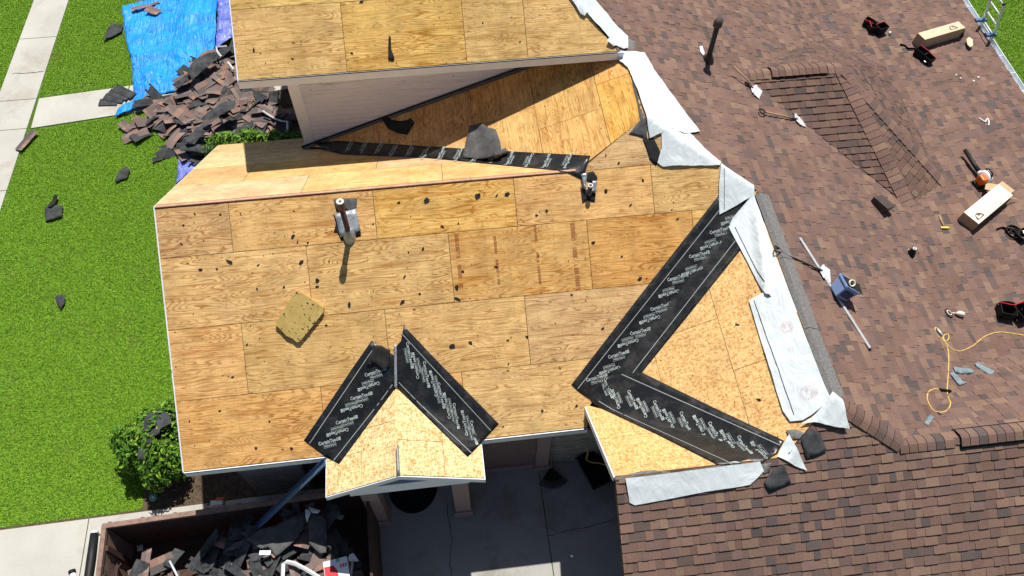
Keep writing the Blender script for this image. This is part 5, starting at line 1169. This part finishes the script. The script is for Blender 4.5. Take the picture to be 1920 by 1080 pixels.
# shrubs
def shrub(label, c, rx, ry, h, n, seed, leafL=.062, z0=.15, name='shrub'):
    r = np.random.default_rng(seed); e = empty(name, Matrix.Translation((c[0], c[1], 0)), label, 'shrub'); st = MB(); rr = random.Random(seed)
    for k in range(14):
        a = rr.uniform(0, 6.28); q = rr.uniform(.2, .8); tip = Vector((rx*q*math.cos(a), ry*q*math.sin(a), h*rr.uniform(.5, .85))); mid = tip*.5+Vector((0, 0, .08)); st.tube([(0, 0, 0), mid, tip], [.022, .014, .006], 6)
    add(e, st, 'stem', 'wood_handle', True)
    th = r.uniform(0, 2*np.pi, n); ph = np.arccos(r.uniform(-.35, 1, n)); rad = np.clip(1-.35*r.random(n)**2, 0, 1)*(1+.16*np.sin(th*3+seed)+.1*np.sin(th*7))*(.85+.3*r.random(n))
    P = np.stack([rx*rad*np.sin(ph)*np.cos(th), ry*rad*np.sin(ph)*np.sin(th), np.maximum(.05, z0+(h-z0)*.5+(h-z0)*.55*rad*np.cos(ph))], 1)
    outw = P-np.array([0, 0, h*.4]); outw /= np.linalg.norm(outw, axis=1, keepdims=True); nrm = outw+r.normal(0, .55, (n, 3)); nrm[:, 2] += .35; nrm /= np.linalg.norm(nrm, axis=1, keepdims=True)
    t1 = np.cross(nrm, r.normal(0, 1, (n, 3))); t1 /= np.linalg.norm(t1, axis=1, keepdims=True); t2 = np.cross(nrm, t1); Ls = leafL*r.uniform(.6, 1.3, (n, 1)); Ws = Ls*.4
    V = np.stack([P-t1*Ls, P+t2*Ws+nrm*Ws*.3, P+t1*Ls, P-t2*Ws+nrm*Ws*.3], 1).astype('f')
    m = bpy.data.meshes.new('foliage'); m.from_pydata(V.reshape(-1, 3).tolist(), [], np.arange(n*4).reshape(n, 4).tolist())
    y = r.random((n, 1))**2; b = r.uniform(.6, 1.3, (n, 1)); col = np.concatenate([(np.array([[.05, .15, .012]])*(1-y)+np.array([[.22, .36, .035]])*y)*b, np.ones((n, 1))], 1).astype('f')
    at = m.attributes.new('col', 'FLOAT_COLOR', 'FACE'); at.data.foreach_set('color', col.ravel()); m.materials.append(M['leaf']); o = bpy.data.objects.new('foliage', m); C.objects.link(o); o.parent = e; return e
shrub('rounded green shrub at the front left corner of the house', (-1.60, .75), .72, .80, 1.15, 8500, 5)
shrub('low leafy shrub between the heap and the north eave', (-.32, 8.7), .75, .5, 1.25, 4200, 6)
shrub('dark shaded shrub beside the siding wall', (.75, 8.8), .6, .5, 1.0, 2400, 7)
for lab, out, z in (('large dark felt piece caught in the front shrub', [(268, 815), (272, 785), (290, 770), (300, 768), (318, 778), (322, 795), (302, 805), (300, 815), (285, 818)], 1.22), ('small dark felt scrap in the front shrub', [(267, 826), (272, 818), (285, 822), (284, 832), (272, 832)], 1.22), ('lower dark felt piece in the front shrub', [(258, 858), (262, 842), (275, 838), (280, 862), (270, 866)], 1.15)):
    felts('torn_felt', lab, out, 'shingle_back', .0, .10, 3, f=lambda x, y, z=z: z)
# irrigation cover
b = hit((288, 933), .02); e = empty('valve_cover', Matrix.Translation(b), 'small round green irrigation cover in bare soil', 'valve cover'); add(e, MB().lathe([(.085, -.02), (.085, .015), (.07, .02), (.001, .022)], 20), 'lid', 'green_plastic', True); add(e, MB().lathe([(.03, .022), (.028, .03), (.001, .031)], 12), 'knob', 'pvc_cream', True)
# trailer
rim = 1.5; C0 = hit((193, 984), rim); ax = (hit((353, 961), rim)-C0); ax.z = 0; ax.normalize(); Mt = Matrix((ax, Vector((0, 0, 1)).cross(ax), Vector((0, 0, 1)))).transposed().to_4x4(); Mt.translation = Vector((C0.x, C0.y, 0))
sk_ = empty('dumpster', Mt, 'rusty brown open dumpster full of torn shingles', 'dumpster'); TL, TW = 4.95, 2.35
add(sk_, MB().box(0, TL, -TW, 0, .06, .14), 'floor', 'rust')
for y0, y1 in ((-.05, 0), (-TW, -TW+.05)):
    add(sk_, MB().box(0, TL, y0, y1, .14, rim-.08), 'side_wall', 'rust'); add(sk_, MB().box(-.02, TL+.02, y0-.02 if y0 > -1 else y0-.03, y1+.03, rim-.08, rim), 'top_rail', 'rust_light', bevel=.008)
    for k in range(9): add(sk_, MB().box(.05+k*.6, .11+k*.6, y1 if y0 > -1 else y0-.07, y1+.07 if y0 > -1 else y0, .05, rim-.08), 'stake', 'rust')
add(sk_, MB().box(0, .05, -TW+.05, -.05, .14, rim-.1), 'tail_gate', 'rust_light'); add(sk_, MB().box(-.03, .06, -TW, 0, rim-.1, rim-.005), 'gate_rail', 'rust_light', bevel=.008); add(sk_, MB().box(TL-.05, TL, -TW+.05, -.05, .14, rim+.1), 'head_board', 'rust')
for y in (-.42, -.95, -1.5): add(sk_, MB().box(.05, .10, y-.05, y+.05, .14, rim-.1), 'gate_rib', 'rust')
add(sk_, MB().tube([(.12, -.62, 1.0), (.16, -.70, 1.02), (.2, -.62, 1.0)], .014, 6), 'gate_hook', 'rust', True); add(sk_, MB().box(.05, .09, -1.2, -.6, .78, .86), 'gate_bar', 'rust')
add(sk_, MB().tube([(-.17, -.12, 1.42), (-.17, -.6, 1.42), (-.18, -1.2, 1.42), (-.17, -2.4, 1.42)], [.075, .085, .08, .085], 14), 'tarp_roll', 'black_rubber', True); add(sk_, MB().tube([(-.17, -.08, 1.42), (-.17, -.13, 1.42)], .07, 14), 'roll_end', 'aluminium', True); add(sk_, MB().tube([(-.17, -.15, 1.42), (.0, -.15, 1.42)], .02, 8), 'roll_bracket', 'steel_dark', True)
r_ = random.Random(33); k = 0
HP = [tuple((hit(p, .95))[:2]) for p in [(255, 1062), (330, 1048), (400, 1030), (470, 1000), (530, 985), (580, 965), (618, 972), (640, 1040), (665, 1055), (660, 1115), (255, 1115)]]
xs_ = [p[0] for p in HP]; ys_ = [p[1] for p in HP]
while k < 90:
    x, y = r_.uniform(min(xs_), max(xs_)), r_.uniform(min(ys_), max(ys_))
    if not inside(x, y, HP): continue
    dark = r_.random() < .68; lab = ('dark torn shingle strip' if dark else 'brown torn shingle strip')+' in the dumpster'
    piece(r_.choice(BK if dark else BR), (x, y, .9+.22*r_.random()+.25*math.exp(-(x-1.5)**2)), r_.uniform(0, 6.28), r_.gauss(0, .2), r_.gauss(0, .2), r_.uniform(.6, 1.05), lab, 'torn shingles in the dumpster'); k += 1
hz_ = lambda z: (lambda x, y: z)
felts('felt_sheet', 'large grey felt sheet on top of the dumpster load', [(462, 1012), (490, 992), (515, 986), (548, 970), (572, 962), (571, 985), (556, 1012), (518, 1044), (504, 1026), (490, 1030)], 'felt_grey', .0, .10, 2, f=hz_(1.42), seed=2)
felts('felt_sheet', 'grey felt sheet folded beside the white corner piece in the dumpster', [(578, 978), (590, 962), (604, 966), (613, 975), (612, 1036), (600, 1038), (580, 1020)], 'felt_grey', .0, .10, 2, f=hz_(1.45), seed=3)
felts('felt_sheet', 'narrow grey felt tongue trailing into the dark dumpster', [(420, 1035), (440, 1018), (470, 1006), (492, 990), (495, 998), (470, 1018), (440, 1030)], 'felt_grey', .0, .04, 2, f=hz_(1.3), seed=4)
felts('paper_scrap', 'small white corner piece standing in the dumpster load', [(572, 956), (580, 955), (583, 962), (576, 980), (573, 970)], 'paper_white', .0, .03, 5, f=hz_(1.6), cat='litter', step=.04)
felts('plastic_scrap', 'pale blue plastic corner beside the white piece in the dumpster', [(578, 950), (602, 957), (596, 963), (585, 962)], 'gutter_white', .0, .02, 5, f=hz_(1.55), cat='litter', step=.04)
felts('plastic_scrap', 'pale folded carton at the right end of the dumpster', [(624, 963), (647, 966), (640, 975), (624, 971)], 'gutter_white', .0, .02, 5, f=hz_(.8), cat='litter', step=.04)
felts('paper_scrap', 'small white printed card on the dark dumpster floor', [(256, 1022), (268, 1020), (268, 1032), (257, 1034)], 'paper_white', .0, .0, 5, f=hz_(.17), cat='litter', step=.04); felts('paper_scrap', 'crumpled pale wrapper beside the white card on the dumpster floor', [(272, 1030), (280, 1027), (287, 1035), (278, 1039)], 'gutter_white', .0, .04, 8, f=hz_(.17), cat='litter', step=.03)
e = empty('product_carton', Matrix.Translation(hit((632, 1064), 1.5)), 'red and white carton on the dumpster load', 'box'); T = Matrix.Rotation(R(8), 4, 'Z')
add(e, MB().box(-.24, .20, -.30, .16, -.2, 0, T), 'carton', 'paper_white', bevel=.006); add(e, MB().prism([(-.23, -.29), (.02, -.29), (.0, -.05), (-.06, .05), (-.23, .06)], .002, .004, T), 'red_panel', 'red_paint')
mb = MB(); 
for i in range(3): mb.box(.06+.045*i, .085+.045*i, -.02, .05, .002, .004, T)
add(e, mb, 'printed_text', 'red_paint'); add(e, MB().prism([(.0, .10), (.05, .09), (.05, .15), (.01, .15)], .002, .03, T), 'green_tab', 'green_plastic')
P_ = [hit(p, 1.5) for p in [(530, 1085), (531, 1058), (538, 1053), (552, 1056), (575, 1068), (600, 1084)]]; o = MB().tube(P_, .035, 4).build('metal_trim', 'white_metal'); tag(o, 'bent white metal trim piece on the dumpster load', 'trim')
P_ = [hit((487, 1037), 1.45), hit((508, 1037), 1.45)]; o = MB().box(0, (P_[1]-P_[0]).length, -.04, .04, 0, .03).build('metal_offcut', 'gutter_white', None, frame(P_[0], P_[1], lambda x, y: 1.45)[0]); tag(o, 'short pale blue metal offcut on the dumpster load', 'trim')
P_ = [hit((318, 1052), 1.2), hit((335, 1085), 1.25)]; o = MB().tube(P_, .022, 6).build('metal_tube', 'gutter_white', None, None, True); tag(o, 'pale metal tube sticking out of the dumpster load', 'pipe')
P_ = [hit((657, 1085), 1.25), hit((661, 1052), 1.25)]; e = empty('steel_post', Matrix.Translation(P_[0]), 'steel post with a flared plate at the right end of the dumpster', 'post'); d = P_[1]-P_[0]; add(e, MB().tube([(0, 0, 0), d], .03, 8), 'post', 'steel', True); add(e, MB().prism([(d.x-.1, d.y), (d.x+.12, d.y-.02), (d.x+.02, d.y+.14), (d.x-.05, d.y+.12)], -.01, .02), 'plate', 'steel')
e = empty('rolled_tarp_arm', Matrix.Translation(hit((136, 1074), .9)), 'white tube with a black end at the bottom left of the dumpster', 'tube'); add(e, MB().tube([(0, 0, 0), (.12, -.35, 0)], .055, 14), 'tube', 'white_metal', True); add(e, MB().tube([(-.02, .045, 0), (.005, -.02, 0)], .066, 14), 'end_cap', 'black_rubber', True)
# long metal gutter piece leaning from the porch eave into the dumpster
a, b = hit((611, 868)), hit((477, 996), 1.05); d = (b-a); Mt, L = frame(a, b, lambda x, y: 0); x_ = d.normalized(); y_ = Vector((0, 0, 1)).cross(x_).normalized(); z_ = x_.cross(y_); Mt = Matrix((x_, y_, z_)).transposed().to_4x4(); Mt.translation = a+Vector((0, 0, .03))
o = MB().add([(0, -.06, .0), (d.length, -.06, .0), (d.length, -.06, .05), (0, -.06, .05), (0, .06, .0), (d.length, .06, .0), (d.length, .06, .06), (0, .06, .06), (0, .085, .06), (d.length, .085, .06)], [(0, 1, 2, 3), (0, 4, 5, 1), (4, 7, 6, 5), (7, 8, 9, 6)]).build('gutter_length', 'blue_trim', None, Mt); sm = o.modifiers.new('t', 'SOLIDIFY'); sm.thickness = .004; tag(o, 'long blue grey gutter length leaning from the porch into the dumpster', 'gutter')
# courtyard things
c = hit((774, 910), .035); pts = [(.52*math.cos(t), .60*math.sin(t)) for t in [math.pi+math.pi*i/24 for i in range(25)]]
e = empty('door_mat', Matrix.Translation((c.x, c.y, .034)), 'black half round door mat under the porch', 'mat'); add(e, MB().prism(pts, .0, .015), 'mat', 'mat_black'); add(e, MB().prism([(x*.86, y*.86-.03) for x, y in pts], .015, .02), 'pile', 'mat_black')
c = hit((1033, 878), .05); e = empty('leaf_rake', Matrix.Translation(c), 'black fan rake standing on the courtyard slab against the brick', 'rake'); tips = []
top = Vector((-.02, .42, 1.55)); add(e, MB().tube([(0, -.02, .08), top], .014, 8), 'handle', 'wood_handle', True)
for k in range(23):
    an = R(-132+k*84/22); L_ = .44; add(e, MB().tube([(0, 0, .06), (.45*L_*math.cos(an), .45*L_*math.sin(an), .06), (L_*math.cos(an), L_*math.sin(an), .03), (L_*1.02*math.cos(an), L_*1.02*math.sin(an), .0)], .007, 5), 'tine', 'black_rubber')
add(e, MB().prism([(0, 0)]+[(.30*math.cos(R(-132+k*84/8)), .30*math.sin(R(-132+k*84/8))) for k in range(9)], .052, .057), 'fan_web', 'black_rubber')
e = empty('black_tub', Matrix.Translation(hit((1122, 885), .035)), 'black plastic tub in the courtyard corner under the garage eave', 'tub'); v, f = tub(.30, .36, .38, .02); add(e, MB().add(v, f, Matrix.Rotation(R(20), 4, 'Z')), 'body', 'black_rubber', bevel=.02); 
for s in (-1, 1): add(e, MB().box(-.39, .39, s*.37-.02, s*.37+.02, .36, .39, Matrix.Rotation(R(20), 4, 'Z')), 'rim', 'black_rubber')
hp = [Vector(p) for p in ()]; P_ = [hit((1101, 838), 1.0), hit((1102, 850), .75), hit((1099, 862), .5), hit((1108, 867), .45), hit((1122, 868), .45), hit((1140, 873), .42), hit((1150, 890), .3)]
o = MB().tube(P_, .014, 8).build('garden_hose', 'hose_yellow', None, None, True); tag(o, 'yellow garden hose on the brick wall above the black tub', 'hose')
e = empty('caulking_gun', Matrix.Translation(hit((408, 944), .25)), 'white and orange power tool on the concrete edge below the left eave', 'tool'); add(e, MB().box(-.13, .13, -.06, .05, 0, .08), 'body', 'white_metal', bevel=.015); add(e, MB().box(-.02, .16, .03, .09, .02, .1), 'housing', 'orange', bevel=.015); add(e, MB().tube([(-.12, 0, .05), (-.2, -.02, .04)], .02, 8), 'nozzle', 'steel_dark', True)
